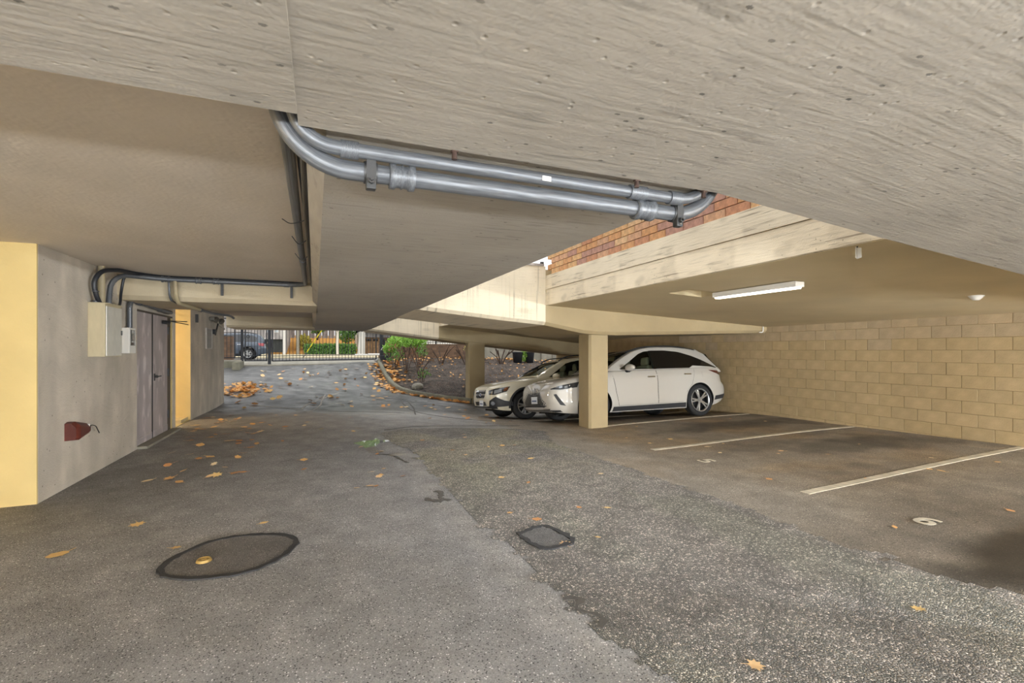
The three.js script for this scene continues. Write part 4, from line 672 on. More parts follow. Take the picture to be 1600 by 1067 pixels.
function wagonFace(c, paint) {
  const { t, skinL, F } = c, hit = (y, z) => { ray.set(new THREE.Vector3(-4, y, z), F); return ray.intersectObject(skinL, false)[0]?.point.x ?? -0.9; };
  part('grille', strip(skinL, [[[-0.34, 0.6], [-0.3, 0.565], [0.3, 0.565], [0.34, 0.6]], [[-0.4, 0.7], [-0.36, 0.745], [0.36, 0.745], [0.4, 0.7]]], F, 0.004, 16, 4), C.trim, t);
  for (const y of [0.6, 0.7]) part('grille_bar', strip(skinL, [[[-0.34, y - 0.008], [0.34, y - 0.008]], [[-0.34, y + 0.008], [0.34, y + 0.008]]], F, 0.016, 14, 1), C.alloyDark, t);
  part('grille_wing', strip(skinL, [[[-0.38, 0.645], [0, 0.64], [0.38, 0.645]], [[-0.38, 0.665], [0, 0.67], [0.38, 0.665]]], F, 0.022, 16, 1), C.chrome, t);
  part('grille_frame', [strip(skinL, [[[-0.4, 0.735], [0.4, 0.735]], [[-0.4, 0.775], [0.4, 0.775]]], F, 0.014, 16, 2)], C.chrome, t);
  const em = new THREE.Group(); em.name = 'emblem'; t.add(em); const ex = hit(0.655, 0) - 0.026;
  part('emblem_ring', new THREE.TorusGeometry(0.055, 0.006, 8, 26).scale(1.3, 0.75, 1).rotateY(Math.PI / 2).translate(ex, 0.655, 0), C.chrome, em);
  part('emblem_field', cyl(0.053, 0.053, 0.008, 26).rotateZ(Math.PI / 2).scale(1, 0.75, 1.3).translate(ex + 0.004, 0.655, 0), C.plateBlue, em);
  for (const [z, y, r] of [[0.03, 0.668, 0.012], [-0.01, 0.672, 0.007], [-0.045, 0.664, 0.007], [-0.035, 0.645, 0.007], [0, 0.636, 0.007], [0.035, 0.642, 0.007]]) part('emblem_star', facingNose(extrude(Array.from({ length: 8 }, (_, k) => [Math.sin((k * Math.PI) / 4) * (k % 2 ? r * 0.35 : r), Math.cos((k * Math.PI) / 4) * (k % 2 ? r * 0.35 : r)]), 0.004), ex - 0.002, y, z), C.chrome, em);
  part('lower_intake', strip(skinL, [[[-0.42, 0.37], [0.42, 0.37]], [[-0.4, 0.47], [0.4, 0.47]]], F, 0.006, 16, 3), C.trim, t);
  part('front_skirt', strip(skinL, [[[-0.78, 0.29], [0.78, 0.29]], [[-0.8, 0.37], [-0.4, 0.35], [0.4, 0.35], [0.8, 0.37]]], F, 0.016, 24, 3), C.trim, t);
  for (const d of [1, -1]) {
    const q = new THREE.Vector3(0.8, 0, -0.6 * d).normalize(), sw = (p) => p.map(([z, y]) => [z * d, y]), obl = (lo, hi, off, nu = 12, nv = 4) => strip(skinL, [sw(lo), sw(hi)], q, off, nu, nv);
    const hl = new THREE.Group(); hl.name = 'headlight'; t.add(hl);
    part('headlight_lens', obl([[-0.06, 0.655], [0.2, 0.645], [0.5, 0.72]], [[-0.08, 0.75], [0.2, 0.8], [0.58, 0.845]], 0.007), C.lens, hl);
    part('projector', obl([[0.02, 0.68], [0.12, 0.68]], [[0.02, 0.745], [0.12, 0.755]], 0.014, 5, 4), C.lamp, hl); part('reflector', obl([[0.17, 0.67], [0.38, 0.71]], [[0.17, 0.76], [0.38, 0.79]], 0.012, 5, 4), C.lamp, hl); part('turn_signal', obl([[0.43, 0.73], [0.52, 0.75]], [[0.43, 0.8], [0.54, 0.835]], 0.012, 4, 4), C.amber, hl);
    part('fog_surround', obl([[-0.06, 0.34], [0.3, 0.34], [0.62, 0.36]], [[0.0, 0.5], [0.22, 0.6], [0.42, 0.5], [0.62, 0.46]], 0.016, 14, 6), C.trim, t);
    part('fog_lamp', obl([[0.06, 0.42], [0.1, 0.385], [0.15, 0.385], [0.19, 0.42]], [[0.06, 0.44], [0.1, 0.48], [0.15, 0.48], [0.19, 0.44]], 0.03, 8, 4), C.lamp, t);
  }
  for (const z of [1, -1]) part('roof_rail', (curve([[1.15, 1.5, 0.56], [1.35, 1.6, 0.57], [2.0, 1.655, 0.57], [2.9, 1.63, 0.56], [3.2, 1.55, 0.54]].map(([x, y, k]) => new THREE.Vector3(x, y, k * z)), 0.018, 24)), C.trim, t);
  return hit;
}
{
  const c = car({ ...wagon, paint: C.cream, label: 'white wagon with black lower cladding and fog lamps, parked behind the crossover' }), hit = wagonFace(c);
  plate(c, hit(0.43, 0) - 0.014, 0.43, 0, 0);
  c.t.position.copy(V(4.87, -0.337, 11.96)); c.t.rotation.x = -0.092;
}
{
  const c = car({ ...wagon, paint: C.slate, tailMat: C.redLit, label: 'dark blue grey wagon parked in the street beyond the small gate' }); wagonFace(c);
  c.t.position.copy(V(-6.75, 0.92, 33.2));
}
// ---------------------------------------------------------------- conduits
function coupling(a, b, r) { const l = a.distanceTo(b), n = b.clone().sub(a).normalize(), q = new THREE.Quaternion().setFromUnitVectors(new THREE.Vector3(0, 1, 0), n), prof = [[r + 0.001, 0], [r + 0.012, 0.002], [r + 0.013, l * 0.22], [r + 0.006, l * 0.28], [r + 0.006, l * 0.45], [r + 0.011, l * 0.5], [r + 0.006, l * 0.55], [r + 0.006, l * 0.72], [r + 0.013, l * 0.78], [r + 0.012, l * 0.998], [r + 0.001, l]]; return new THREE.LatheGeometry(prof.map(([x, y]) => new THREE.Vector2(x, y)), 24).applyQuaternion(q).translate(a.x, a.y, a.z); }
const sleeve = (a, b, r) => rod(a, b, r + 0.005, 20);
function conduit(label, pts, r, bend, m, fit = []) { const t = thing('conduit', label, 'conduit'); t.userData.kind = 'structure'; part('pipe', pipe(pts, r, bend, 140, 18), m, t); for (const [kind, a, b] of fit) part(kind === 'sleeve' ? 'sleeve' : 'coupling', kind === 'sleeve' ? sleeve(a, b, r) : coupling(a, b, r), M.steel, t); return t; }
const strap = (t, x, y, d, r, hang) => { part('hanger', [box(0.03, hang, 0.004, x, y + hang / 2 - r, -d + r + 0.004, 0), box(0.032, 0.05, 0.03, x, y - r - 0.006, -d + r - 0.01, 0.004), new THREE.TorusGeometry(r + 0.003, 0.003, 6, 24).scale(1, 1, 8).rotateY(Math.PI / 2).translate(x, y, -d)], M.darkSteel, t); part('bolt', [cyl(0.011, 0.011, 0.014, 6).rotateX(Math.PI / 2).translate(x, y - r - 0.006, -d + r + 0.012), cyl(0.005, 0.005, 0.03, 8).rotateX(Math.PI / 2).translate(x, y - r - 0.006, -d + r + 0.015)], M.darkSteel, t); };
{
  const y = 2.088, d = 1.645, at = (x) => V(x, y, d);
  const t = conduit('thick galvanised conduit, the lower of the pair below the overhead beam', [V(-0.125, 2.53, d), V(-0.125, y, d), V(1.66, y, d), V(1.66, 3.25, d)], 0.031, 0.26, M.steel, [['coupling', at(0.215), at(0.3)], ['coupling', at(1.21), at(1.3)], ['sleeve', V(-0.125, 2.33, d), V(-0.125, 2.46, d)]]);
  strap(t, 0.155, y, d, 0.031, 0.1); strap(t, 1.42, y, d, 0.031, 0.1);
  const y2 = 2.142, d2 = 1.612, at2 = (x) => V(x, y2, d2);
  const u = conduit('thinner galvanised conduit, the upper of the pair below the overhead beam', [V(-0.078, 2.53, 1.6), V(-0.078, y2, 1.6), at2(0.16), at2(1.62), V(1.64, 3.25, d2 - 0.03)], 0.023, 0.22, M.steel, [['sleeve', at2(0.06), at2(0.115)], ['sleeve', at2(1.16), at2(1.24)], ['sleeve', at2(1.36), at2(1.42)]]);
  part('label', box(0.035, 0.018, 0.002, 0.78, y2 - 0.006, -d2 + 0.0225), M.white, u, 'small white sticker');
}
{
  const t = conduit('galvanised conduit from the electrical box along the cross beam and up the long beam', [V(-2.455, 2.06, 7.42), V(-2.455, 2.474, 7.5), V(-2.1, 2.474, 7.86), V(-0.2, 2.474, 7.86), V(-0.135, 2.474, 1.75)], 0.03, 0.3, M.steel, [['coupling', V(-2.02, 2.474, 7.86), V(-1.92, 2.474, 7.86)], ['coupling', V(-1.62, 2.474, 7.86), V(-1.55, 2.474, 7.86)], ['coupling', V(-1.41, 2.474, 7.86), V(-1.33, 2.474, 7.86)], ['sleeve', V(-0.5, 2.474, 7.86), V(-0.43, 2.474, 7.86)], ['sleeve', V(-0.178, 2.474, 5.9), V(-0.175, 2.474, 5.6)]]);
  for (const x of [-1.31, -0.4]) part('hanger', [box(0.036, 0.17, 0.005, x, 2.37, -7.935), ...[0, 1, 2, 3].map((k) => cyl(0.006, 0.006, 0.008, 8).rotateX(Math.PI / 2).translate(x, 2.31 + k * 0.035, -7.931))], M.darkSteel, t);
  part('tie_wire', [curve([V(-0.26, 2.47, 3.9), V(-0.2, 2.43, 3.85), V(-0.1, 2.45, 3.8)], 0.003), curve([V(-0.23, 2.5, 4.6), V(-0.17, 2.435, 4.6), V(-0.11, 2.47, 4.58)], 0.004), curve([V(-0.24, 2.5, 5.4), V(-0.18, 2.435, 5.4), V(-0.12, 2.47, 5.38)], 0.004)], M.blackConduit, t);
}
conduit('black cable tucked behind the conduit along the long beam', [V(-0.085, 2.48, 1.8), V(-0.09, 2.49, 4), V(-0.11, 2.475, 7.8)], 0.022, 0.2, M.blackConduit);
conduit('thin grey cable looping beside the black one along the long beam', [V(-0.07, 2.42, 1.9), V(-0.085, 2.38, 2.8), V(-0.1, 2.45, 3.6), V(-0.115, 2.42, 6.6), V(-0.13, 2.5, 7.4)], 0.007, 0.2, M.conduitDull);
{ const t = thing('conduit', 'black flexible conduit arching from the electrical box to the ceiling', 'conduit'); t.userData.kind = 'structure'; part('pipe', curve([V(-2.46, 2.05, 7.19), V(-2.475, 2.16, 7.12), V(-2.48, 2.3, 7.08), V(-2.44, 2.43, 7.14), V(-2.36, 2.495, 7.35), V(-2.24, 2.508, 7.7), V(-2.0, 2.512, 7.92), V(-1.6, 2.512, 7.935), V(-0.2, 2.512, 7.93)], 0.026, 120, 14), M.blackConduit, t); part('clip', [new THREE.TorusGeometry(0.03, 0.006, 8, 20).rotateX(Math.PI / 2).translate(-2.476, 2.2, -7.105)], M.steel, t); }
conduit('beige riser pipe from the electrical box into the ceiling', [V(-2.495, 2.05, 7.33), V(-2.495, 2.54, 7.33)], 0.036, 0.1, M.pipeBeige);
conduit('dark flexible conduit hanging beside the beige riser', [V(-2.3, 2.5, 7.7), V(-2.36, 2.46, 7.62), V(-2.4, 2.25, 7.64), V(-2.44, 2.12, 7.75), V(-2.5, 2.1, 7.9)], 0.016, 0.12, M.blackConduit);
conduit('galvanised conduit over the double door from the small meter', [V(-2.5, 1.8, 8.28), V(-2.5, 2.2, 8.28), V(-2.5, 2.215, 8.5), V(-2.48, 2.17, 10.2)], 0.032, 0.16, M.steel, [['coupling', V(-2.5, 2.212, 8.62), V(-2.5, 2.21, 8.7)], ['sleeve', V(-2.5, 2.185, 9.6), V(-2.5, 2.17, 10.15)]]);
conduit('beige conduit dropping under the cross beam', [V(-1.86, 2.46, 7.86), V(-1.86, 2.165, 7.92), V(-1.84, 2.165, 9.3)], 0.028, 0.16, M.pipeBeige);
conduit('thin grey conduit beside the beige drop at the cross beam', [V(-1.94, 2.46, 7.88), V(-1.94, 2.2, 7.93), V(-1.9, 2.165, 8.3)], 0.014, 0.1, M.steel);
conduit('galvanised conduit continuing under the cross beam towards the far bay', [V(-1.84, 2.165, 9.25), V(-1.8, 2.165, 10.1), V(-1.6, 2.165, 10.55), V(-1.58, 2.13, 10.75)], 0.022, 0.12, M.steel, [['coupling', V(-1.84, 2.165, 9.2), V(-1.838, 2.165, 9.3)]]);
{ const t = conduit('thin white conduit on the beam near the block wall', [V(9.3, 1.905, 7.97), V(9.42, 1.905, 7.97), V(9.42, 2.06, 7.97)], 0.012, 0.05, M.white); }
for (const [x, label] of [[0.42, 'rusty stub of a cut bolt over the left part of the conduits'], [1.16, 'rusty stub of a cut bolt over the middle of the conduits'], [1.5, 'rusty stub of a cut bolt by the conduit bend']]) tag(part('bolt_stub', [cyl(0.008, 0.01, 0.03, 8), box(0.022, 0.008, 0.018, 0, 0.012, 0)].map((g) => g.translate(x, 2.157, -1.56)), mat({ color: 0x3b2a22, roughness: 0.9 })), label, 'bolt', null, 'structure');

// ---------------------------------------------------------------- fittings on the left wall
{
  const t = thing('electrical_cabinet', 'beige steel electrical cabinet on the left wall with conduits on top', 'cabinet', V(-2.55, 1.42, 7.1));
  part('case', new RoundedBoxGeometry(0.165, 0.64, 0.5, 2, 0.006).translate(0.0825, 0.32, -0.25), M.beigeMetal, t);
  const dr = part('door', new RoundedBoxGeometry(0.012, 0.6, 0.47, 2, 0.004).translate(0.172, 0.31, -0.25), M.cabinetDoor, t); part('latch', new RoundedBoxGeometry(0.014, 0.06, 0.02, 2, 0.004).translate(0.184, 0.3, -0.46), M.darkSteel, dr);
  part('top_flange', box(0.185, 0.012, 0.51, 0.0925, 0.643, -0.25, 0.003), M.beigeMetal, t);
  part('conduit_nut', [[0.06, -0.08], [0.095, -0.32]].map(([x, z]) => cyl(0.045, 0.045, 0.03, 12).translate(x, 0.66, z)), M.steel, t);
}
{
  const t = thing('meter_box', 'small pale meter box with a dark window beside the electrical cabinet', 'meter', V(-2.55, 1.455, 8.14));
  part('case', new RoundedBoxGeometry(0.09, 0.36, 0.25, 2, 0.01).translate(0.045, 0.18, -0.125), M.white, t);
  part('window', new RoundedBoxGeometry(0.012, 0.22, 0.16, 2, 0.008).translate(0.092, 0.22, -0.125), C.tint, t); part('dial', cyl(0.05, 0.055, 0.01, 24).rotateZ(Math.PI / 2).translate(0.097, 0.23, -0.125), M.greyMetal, t);
}
{
  const t = thing('door_1', 'pair of dull mauve grey metal doors in the left wall', 'door'); t.userData.kind = 'structure';
  const leaf = (d0, d1) => part('door_leaf', slab(-2.62, -2.565, 0.05, 2.1, d0, d1), M.door, t);
  const a = leaf(8.75, 9.47), b = leaf(9.54, 10.33);
  for (const [o, d0, d1] of [[a, 8.755, 9.465], [b, 9.545, 10.325]]) part('kick_plate', [slab(-2.566, -2.558, 0.06, 0.16, d0, d1), ...Array.from({ length: 7 }, (_, i) => new THREE.SphereGeometry(0.008, 8, 6).translate(-2.557, 0.14, -lerp(d0 + 0.06, d1 - 0.06, i / 6)))], M.door, o);
  part('handle', [cyl(0.02, 0.02, 0.06, 12).rotateZ(Math.PI / 2).translate(-2.54, 1.06, -9.6), rod(V(-2.51, 1.06, 9.6), V(-2.51, 1.06, 9.75), 0.011, 10), rod(V(-2.51, 1.06, 9.6), V(-2.51, 1.08, 9.5), 0.011, 10), box(0.01, 0.12, 0.05, -2.56, 1.05, -9.6, 0.003)], M.darkSteel, b);
  for (const y of [0.35, 1.1, 1.85]) part('hinge', rod(V(-2.555, y - 0.07, 10.34), V(-2.555, y + 0.07, 10.34), 0.014, 10), M.darkSteel, b);
  part('frame', [slab(-2.7, -2.57, 0, 2.12, 10.34, 10.6), slab(-2.66, -2.556, 2.09, 2.12, 8.74, 10.62), slab(-2.66, -2.62, 2.1, 2.11, 9.49, 9.54)], painted(0x5d5248, T.smoothWall, 1, null, 0, 0.7), t);
  part('gap_shade', slab(-2.62, -2.5655, 0.05, 2.1, 9.471, 9.539), M.black, t); part('sill', slab(-2.62, -2.42, -0.05, 0.045, 8.74, 10.62), M.concrete, t);  // black strip stands in for the shaded gap between the leaves
  part('closer', [new RoundedBoxGeometry(0.07, 0.06, 0.24, 2, 0.01).translate(-2.52, 1.99, -10.1), rod(V(-2.5, 2.02, 10.2), V(-2.3, 2.03, 10.5), 0.008, 8), rod(V(-2.52, 2.0, 9.95), V(-2.42, 1.98, 9.9), 0.02, 8)], M.darkSteel, t);
}
tag(part('rod', rod(V(-2.54, 2.03, 10.35), V(-2.5, 2.02, 11.5), 0.009, 8), M.darkSteel), 'thin dark rod sticking out across the yellow doorway', 'rod', null, 'structure');
{
  const t = thing('wall_lamp', 'dark red tapered lamp housing low on the left wall with a loose wire', 'lamp', V(-2.55, 0.53, 6.55));
  part('housing', loft([[0, -0.01, 0.175, 0.1], [0.06, -0.02, 0.19, 0.12], [0.4, 0.01, 0.125, 0.085]].map(([d, y0, y1, w]) => [new THREE.Vector3(0, y0, -d), new THREE.Vector3(w * 0.85, y0 + 0.008, -d), new THREE.Vector3(w, y0 + 0.03, -d), new THREE.Vector3(w, y1 - 0.05, -d), new THREE.Vector3(w * 0.55, y1, -d), new THREE.Vector3(0, y1, -d)])), M.oxide, t);
  part('end_plate', box(0.07, 0.1, 0.01, 0.04, 0.066, -0.404, 0.003), M.white, t, 'white end plate');
  part('cable_gland', cyl(0.018, 0.022, 0.05, 12).rotateX(Math.PI / 2).translate(0.045, 0.08, -0.43), M.black, t);
  part('wire', curve([[0.045, 0.08, -0.44], [0.055, 0.085, -0.52], [0.06, 0.06, -0.6], [0.05, 0.01, -0.68], [0.05, -0.04, -0.73]].map((p) => new THREE.Vector3(...p)), 0.005, 24), M.black, t);
}
{
  const t = thing('notice_plate', 'weathered pale notice plate on the far part of the left wall', 'sign', V(-2.55, 1.55, 13.35));
  part('panel', new RoundedBoxGeometry(0.02, 0.47, 0.62, 2, 0.006).translate(0.012, 0.235, -0.31), painted(0xb9b6ac, T.doorSmudge, 0.3, null, 0, 0.6), t);
  part('frame', [box(0.03, 0.5, 0.02, 0.015, 0.235, 0), box(0.03, 0.5, 0.02, 0.015, 0.235, -0.62), box(0.03, 0.02, 0.62, 0.015, 0.48, -0.31), box(0.03, 0.02, 0.62, 0.015, -0.01, -0.31)], M.greyMetal, t);
}
{
  const t = thing('emergency_light', 'twin headed grey emergency light high on the far left wall', 'light', V(-2.55, 2.22, 13.7));
  part('case', new RoundedBoxGeometry(0.12, 0.1, 0.35, 2, 0.02).translate(0.06, 0.06, -0.2), M.conduitDull, t);
  for (const d of [0.05, 0.75]) part('lamp_head', [cyl(0.07, 0.05, 0.12, 16).rotateX(-1.1).translate(0.13, 0.03, -d - 0.1)], M.conduitDull, t);
  part('arm', rod(new THREE.Vector3(0.1, 0.05, -0.3), new THREE.Vector3(0.12, 0.04, -0.8), 0.018, 8), M.darkSteel, t);
}
tag(part('switch_box', new RoundedBoxGeometry(0.08, 0.12, 0.14, 2, 0.01).translate(-2.51, 1.97, -14.15), M.black), 'small black box beside the notice plate', 'box');
{ const t = thing('wall_flashing', 'sloping metal edge strip at the far top corner of the left wall', 'flashing'); t.userData.kind = 'structure'; part('strip', rod(V(-2.53, 2.2, 14.75), V(-2.53, 2.1, 15.7), 0.02, 6), M.greyMetal, t); part('clip', rod(V(-2.53, 2.2, 14.75), V(-2.53, 1.9, 14.4), 0.02, 6), M.darkSteel, t); }
tag(part('stub_bracket', box(0.05, 0.18, 0.05, -2.52, 2.2, -12.35), M.darkSteel), 'short dark bracket beside the doorway top', 'bracket', null, 'structure');
// on the right soffit
{ const t = thing('smoke_detector', 'round white smoke detector on the tan soffit', 'detector', V(7.4, 2.17, 3.26)); part('base', cyl(0.075, 0.075, 0.015, 28).translate(0, -0.006, 0), M.white, t); part('dome', new THREE.LatheGeometry([[0, -0.06], [0.03, -0.058], [0.045, -0.045], [0.06, -0.03], [0.068, -0.012]].map(([x, y]) => new THREE.Vector2(x, y)), 28), M.white, t); t.position.y = Y(0.835 - (7.4 - 3.9) * 0.0485); }
{ const t = thing('hanging_tag', 'peeling white tag hanging from the edge of the tan soffit', 'tag', V(3.98, Y(0.83), 2.5)); part('tag', [extrude([[-0.035, -0.095], [0.0, -0.1], [0.002, -0.012], [-0.033, -0.01]], 0.003).rotateY(0.3), extrude([[0.004, -0.1], [0.035, -0.09], [0.034, -0.012], [0.005, -0.01]], 0.003).rotateY(-0.5)], M.white, t); part('hook', curve([[0, -0.012, 0], [0.008, 0.0, 0.0], [0, 0.01, 0]].map((p) => new THREE.Vector3(...p)), 0.005, 12), M.darkSteel, t); }
// ---------------------------------------------------------------- kerb and planter
const KERB = [[5.05, 16.5], [4.5, 16.9], [3.88, 17.4], [3.22, 18.6], [2.92, 19.6], [2.8, 20.6], [2.72, 22.6], [2.66, 24.75]];
{
  const c = new THREE.CatmullRomCurve3(KERB.map(([x, d]) => new THREE.Vector3(x, 0, d)), false, 'centripetal'), t = thing('kerb', 'mossy concrete kerb curving along the planter', 'kerb'); t.userData.kind = 'structure';
  const seg = 6; for (let s = 0; s < seg; s++) { const rings = []; for (let i = 0; i <= 8; i++) { const u = (s + 0.004 + (i / 8) * 0.992) / seg, p = c.getPointAt(u), g = c.getTangentAt(u), n = new THREE.Vector3(g.z, 0, -g.x), q = (k, h) => V(p.x + n.x * k, ground(p.x, p.z) + h, p.z + n.z * k); rings.push([q(0, -0.25), q(0.16, -0.25), q(0.16, 0.15), q(0.14, 0.17), q(0.03, 0.17), q(0.005, 0.14)]); } part('kerb_stone', loft(rings), M.kerb, t); }
}
const mulchY = (() => { const p = [[5.2, 16.7, -0.28], [7, 16.7, -0.28], [9.6, 16.7, -0.3], [13, 18, -0.1], [4, 17.6, -0.15], [3.4, 18.8, -0.06], [3.05, 19.8, 0.06], [2.95, 20.8, 0.14], [2.88, 22.8, 0.5], [2.8, 25, 0.98], [4.5, 20, 0.22], [6, 20.5, 0.3], [9, 20.5, 0.25], [4.5, 26.2, 1.06], [6.5, 26.2, 1.05], [9, 26.2, 1.02], [12, 26.2, 0.85], [14.5, 26.2, 0.6], [4, 23, 0.7], [8, 23.5, 0.72]]; return (x, d) => { let s = 0, w = 0; for (const [a, b, y] of p) { const k = 1 / ((a - x) ** 2 + (b - d) ** 2 + 0.06) ** 1.6; s += k * y; w += k; } return s / w; }; })();
{
  const line = new THREE.CatmullRomCurve3(KERB.map(([x, d]) => new THREE.Vector3(x, 0, d)), false, 'centripetal'), nu = 90, nv = 110, pos = [], uv = [], idx = [];
  for (let j = 0; j <= nv; j++) for (let i = 0; i <= nu; i++) {
    const v = j / nv, d = lerp(16.6, 26.2, v); let x0 = 5.1; for (let k = 0; k <= 60; k++) { const a = line.getPointAt(k / 60); if (a.z <= d) x0 = a.x; } x0 += 0.12;
    const x = lerp(x0, 15, (i / nu) ** 1.5), y = mulchY(x, d) + 0.09 * (wn(x * 2.2, d * 2.2, 401, 4) - 0.5) + 0.05 * (wn(x * 9, d * 9, 411, 2) - 0.5);
    pos.push(x, y, -d); uv.push(x, -d); if (i && j) { const k = j * (nu + 1) + i; idx.push(k, k - 1, k - nu - 2, k, k - nu - 2, k - nu - 1); }
  }
  const g = new THREE.BufferGeometry(); g.setAttribute('position', new THREE.Float32BufferAttribute(pos, 3)); g.setAttribute('uv', new THREE.Float32BufferAttribute(uv, 2)); g.setIndex(idx); g.computeVertexNormals();
  struct('planter_bed', g, M.mulch, 'brown mulch bank rising behind the kerb', 'mulch');
}
const leafy = (n, put, w = 0.06, tall = 0.1) => {        // many small leaves as one geometry; put() gives a place
  const pos = [], nor = []; const q = new THREE.Quaternion(), e = new THREE.Euler(), a = new THREE.Vector3();
  for (let i = 0; i < n; i++) { const p = put(), s = rr(0.7, 1.3); e.set(rr(-1.2, 1.2), rr(0, 6.28), rr(-1.2, 1.2)); q.setFromEuler(e); const pts = [[0, 0, 0], [w * 0.5, tall * 0.4, 0.01], [0, tall, -0.01], [-w * 0.5, tall * 0.4, 0.01]].map((c) => a.set(...c).multiplyScalar(s).applyQuaternion(q).add(p).toArray()); pos.push(...pts[0], ...pts[1], ...pts[2], ...pts[0], ...pts[2], ...pts[3]); }
  const g = new THREE.BufferGeometry(); g.setAttribute('position', new THREE.Float32BufferAttribute(pos, 3)); g.computeVertexNormals(); return flatUV(g);
};
const leafMat = (hex) => phys({ color: hex, roughness: 0.7, transmission: 0.35, thickness: 0 });
M.leafGreen = leafMat(0x9ac552); M.leafDeep = leafMat(0x78a550); M.leafRusty = leafMat(0xa8714f); M.leafYellow = leafMat(0xccc25c); M.bark = mat({ color: 0x8c8072, map: tiled(T.bark, 0.6), roughness: 0.95 }); M.twig = mat({ color: 0x4a3a2f, roughness: 0.95 });
function branches(base, n, h, spread, r) { const out = [], tips = []; for (let i = 0; i < n; i++) { const a = (i / n) * 6.28 + rr(-0.4, 0.4), s = spread * rr(0.5, 1), y = h * rr(0.75, 1.05), mid = base.clone().add(new THREE.Vector3(Math.cos(a) * s * 0.4 + rr(-0.05, 0.05), y * 0.5, Math.sin(a) * s * 0.4)), tip = base.clone().add(new THREE.Vector3(Math.cos(a) * s, y, Math.sin(a) * s)); out.push(curve([base.clone().add(new THREE.Vector3(Math.cos(a) * 0.05, -0.08, Math.sin(a) * 0.05)), mid, tip], r * rr(0.7, 1.1), 10, 6)); tips.push(mid, tip); const b2 = tip.clone().add(new THREE.Vector3(rr(-0.25, 0.25), rr(0.1, 0.3), rr(-0.25, 0.25))); out.push(curve([mid, mid.clone().lerp(b2, 0.5).add(new THREE.Vector3(0, 0.04, 0)), b2], r * 0.5, 8, 5)); tips.push(b2); } return [out, tips]; }
const ball = (c, rx, ry, rz) => () => { let x, y, z; do { x = rr(-1, 1); y = rr(-1, 1); z = rr(-1, 1); } while (x * x + y * y + z * z > 1); return new THREE.Vector3(c.x + x * rx, c.y + y * ry, c.z + z * rz); };
{
  const t = thing('shrub', 'bright green leafy shrub with many bare stems at the planter corner', 'shrub', V(0, 0, 0));
  for (const [x, d, n, h] of [[3.65, 22, 6, 1.25], [4.15, 21.3, 4, 1.0], [3.3, 23.2, 4, 1.0], [4.4, 22.8, 4, 1.1]]) { const [g] = branches(V(x, mulchY(x, d), d), n, h, 0.55, 0.018); for (const q of g) part('stem', q, M.twig, t); }
  part('foliage', [[3.35, 1.85, 23, 0.45], [3.8, 1.95, 22.2, 0.5], [4.3, 1.9, 22.6, 0.45], [3.1, 1.55, 23.4, 0.3], [4.05, 1.98, 22.9, 0.5]].map(([x, y, d, r]) => leafy(520, ball(V(x, y, d), r, r * 0.72, r), 0.07, 0.12)), M.leafGreen, t).userData.kind = 'stuff';
  part('foliage', [[3.15, 1.25, 23.2, 0.35], [3.4, 1.3, 22.4, 0.3], [4.4, 1.4, 22.2, 0.3]].map(([x, y, d, r]) => leafy(110, ball(V(x, y, d), r, r, r), 0.06, 0.1)), M.leafDeep, t, 'darker lower leaves').userData.kind = 'stuff';
  part('foliage', [[3.35, 1.55, 22.6, 0.4], [4.2, 1.2, 22.4, 0.45]].map(([x, y, d, r]) => leafy(60, ball(V(x, y, d), r, r, r), 0.06, 0.1)), M.leafRusty, t, 'rusty leaves').userData.kind = 'stuff';
}
{ const t = thing('shrub', 'small sparse shrub just behind the kerb', 'shrub'), x = 3.95, d = 19.8, [g] = branches(V(x, mulchY(x, d), d), 5, 0.55, 0.4, 0.012); for (const q of g) part('stem', q, M.twig, t); part('foliage', leafy(60, ball(V(x + 0.1, mulchY(x, d) + 0.35, d), 0.3, 0.25, 0.3), 0.05, 0.08), M.leafDeep, t).userData.kind = 'stuff'; }
for (const [x, d, h, n, label] of [[5.85, 24.3, 0.75, 4, 'bare dark shrub nearest the green shrub, before the brick wall'], [7.15, 24.2, 0.85, 5, 'bare dark shrub with a few leaves, left of the far pillar'], [9.05, 24, 0.8, 6, 'bare dark shrub with forked stems, right of the far pillar']]) { const t = thing('shrub', label, 'shrub'), [g] = branches(V(x, mulchY(x, d), d), n, h, 0.75, 0.03); for (const q of g) part('stem', q, M.twig, t); if (x > 7 && x < 8) part('foliage', leafy(70, ball(V(x + 0.2, 1.6, d), 0.4, 0.2, 0.3), 0.06, 0.09), M.leafYellow, t).userData.kind = 'stuff'; }
{ const t = thing('planter_pot', 'dark round pots with a tuft of green between them, by the concrete wall', 'pot', V(10.6, 0.8, 24.6)); for (const x of [-0.34, 0.36]) part('pot', new THREE.LatheGeometry([[0, 0], [0.24, 0], [0.3, 0.55], [0.33, 0.56], [0.33, 0.6], [0.28, 0.6], [0.26, 0.5], [0, 0.5]].map(([a, b]) => new THREE.Vector2(a, b)), 24).translate(x, 0, 0), M.iron, t); part('foliage', leafy(160, ball(new THREE.Vector3(0, 0.4, 0.1), 0.17, 0.4, 0.15), 0.06, 0.12), M.leafGreen, t).userData.kind = 'stuff'; }
{ const g = new THREE.IcosahedronGeometry(0.22, 1), p = g.attributes.position; for (let i = 0; i < p.count; i++) { const v = new THREE.Vector3().fromBufferAttribute(p, i), k = 0.75 + 0.5 * wn(v.x * 4 + 9, v.y * 4 + v.z * 4 + 20, 421, 3); v.multiplyScalar(k); v.y *= 0.75; p.setXYZ(i, v.x, v.y, v.z); } g.computeVertexNormals(); g.translate(3.62, mulchY(3.6, 19.1) + 0.08, -19.05); tag(part('boulder', flatUV(g), M.concrete), 'grey stone lying behind the kerb below the green shrub', 'stone'); }
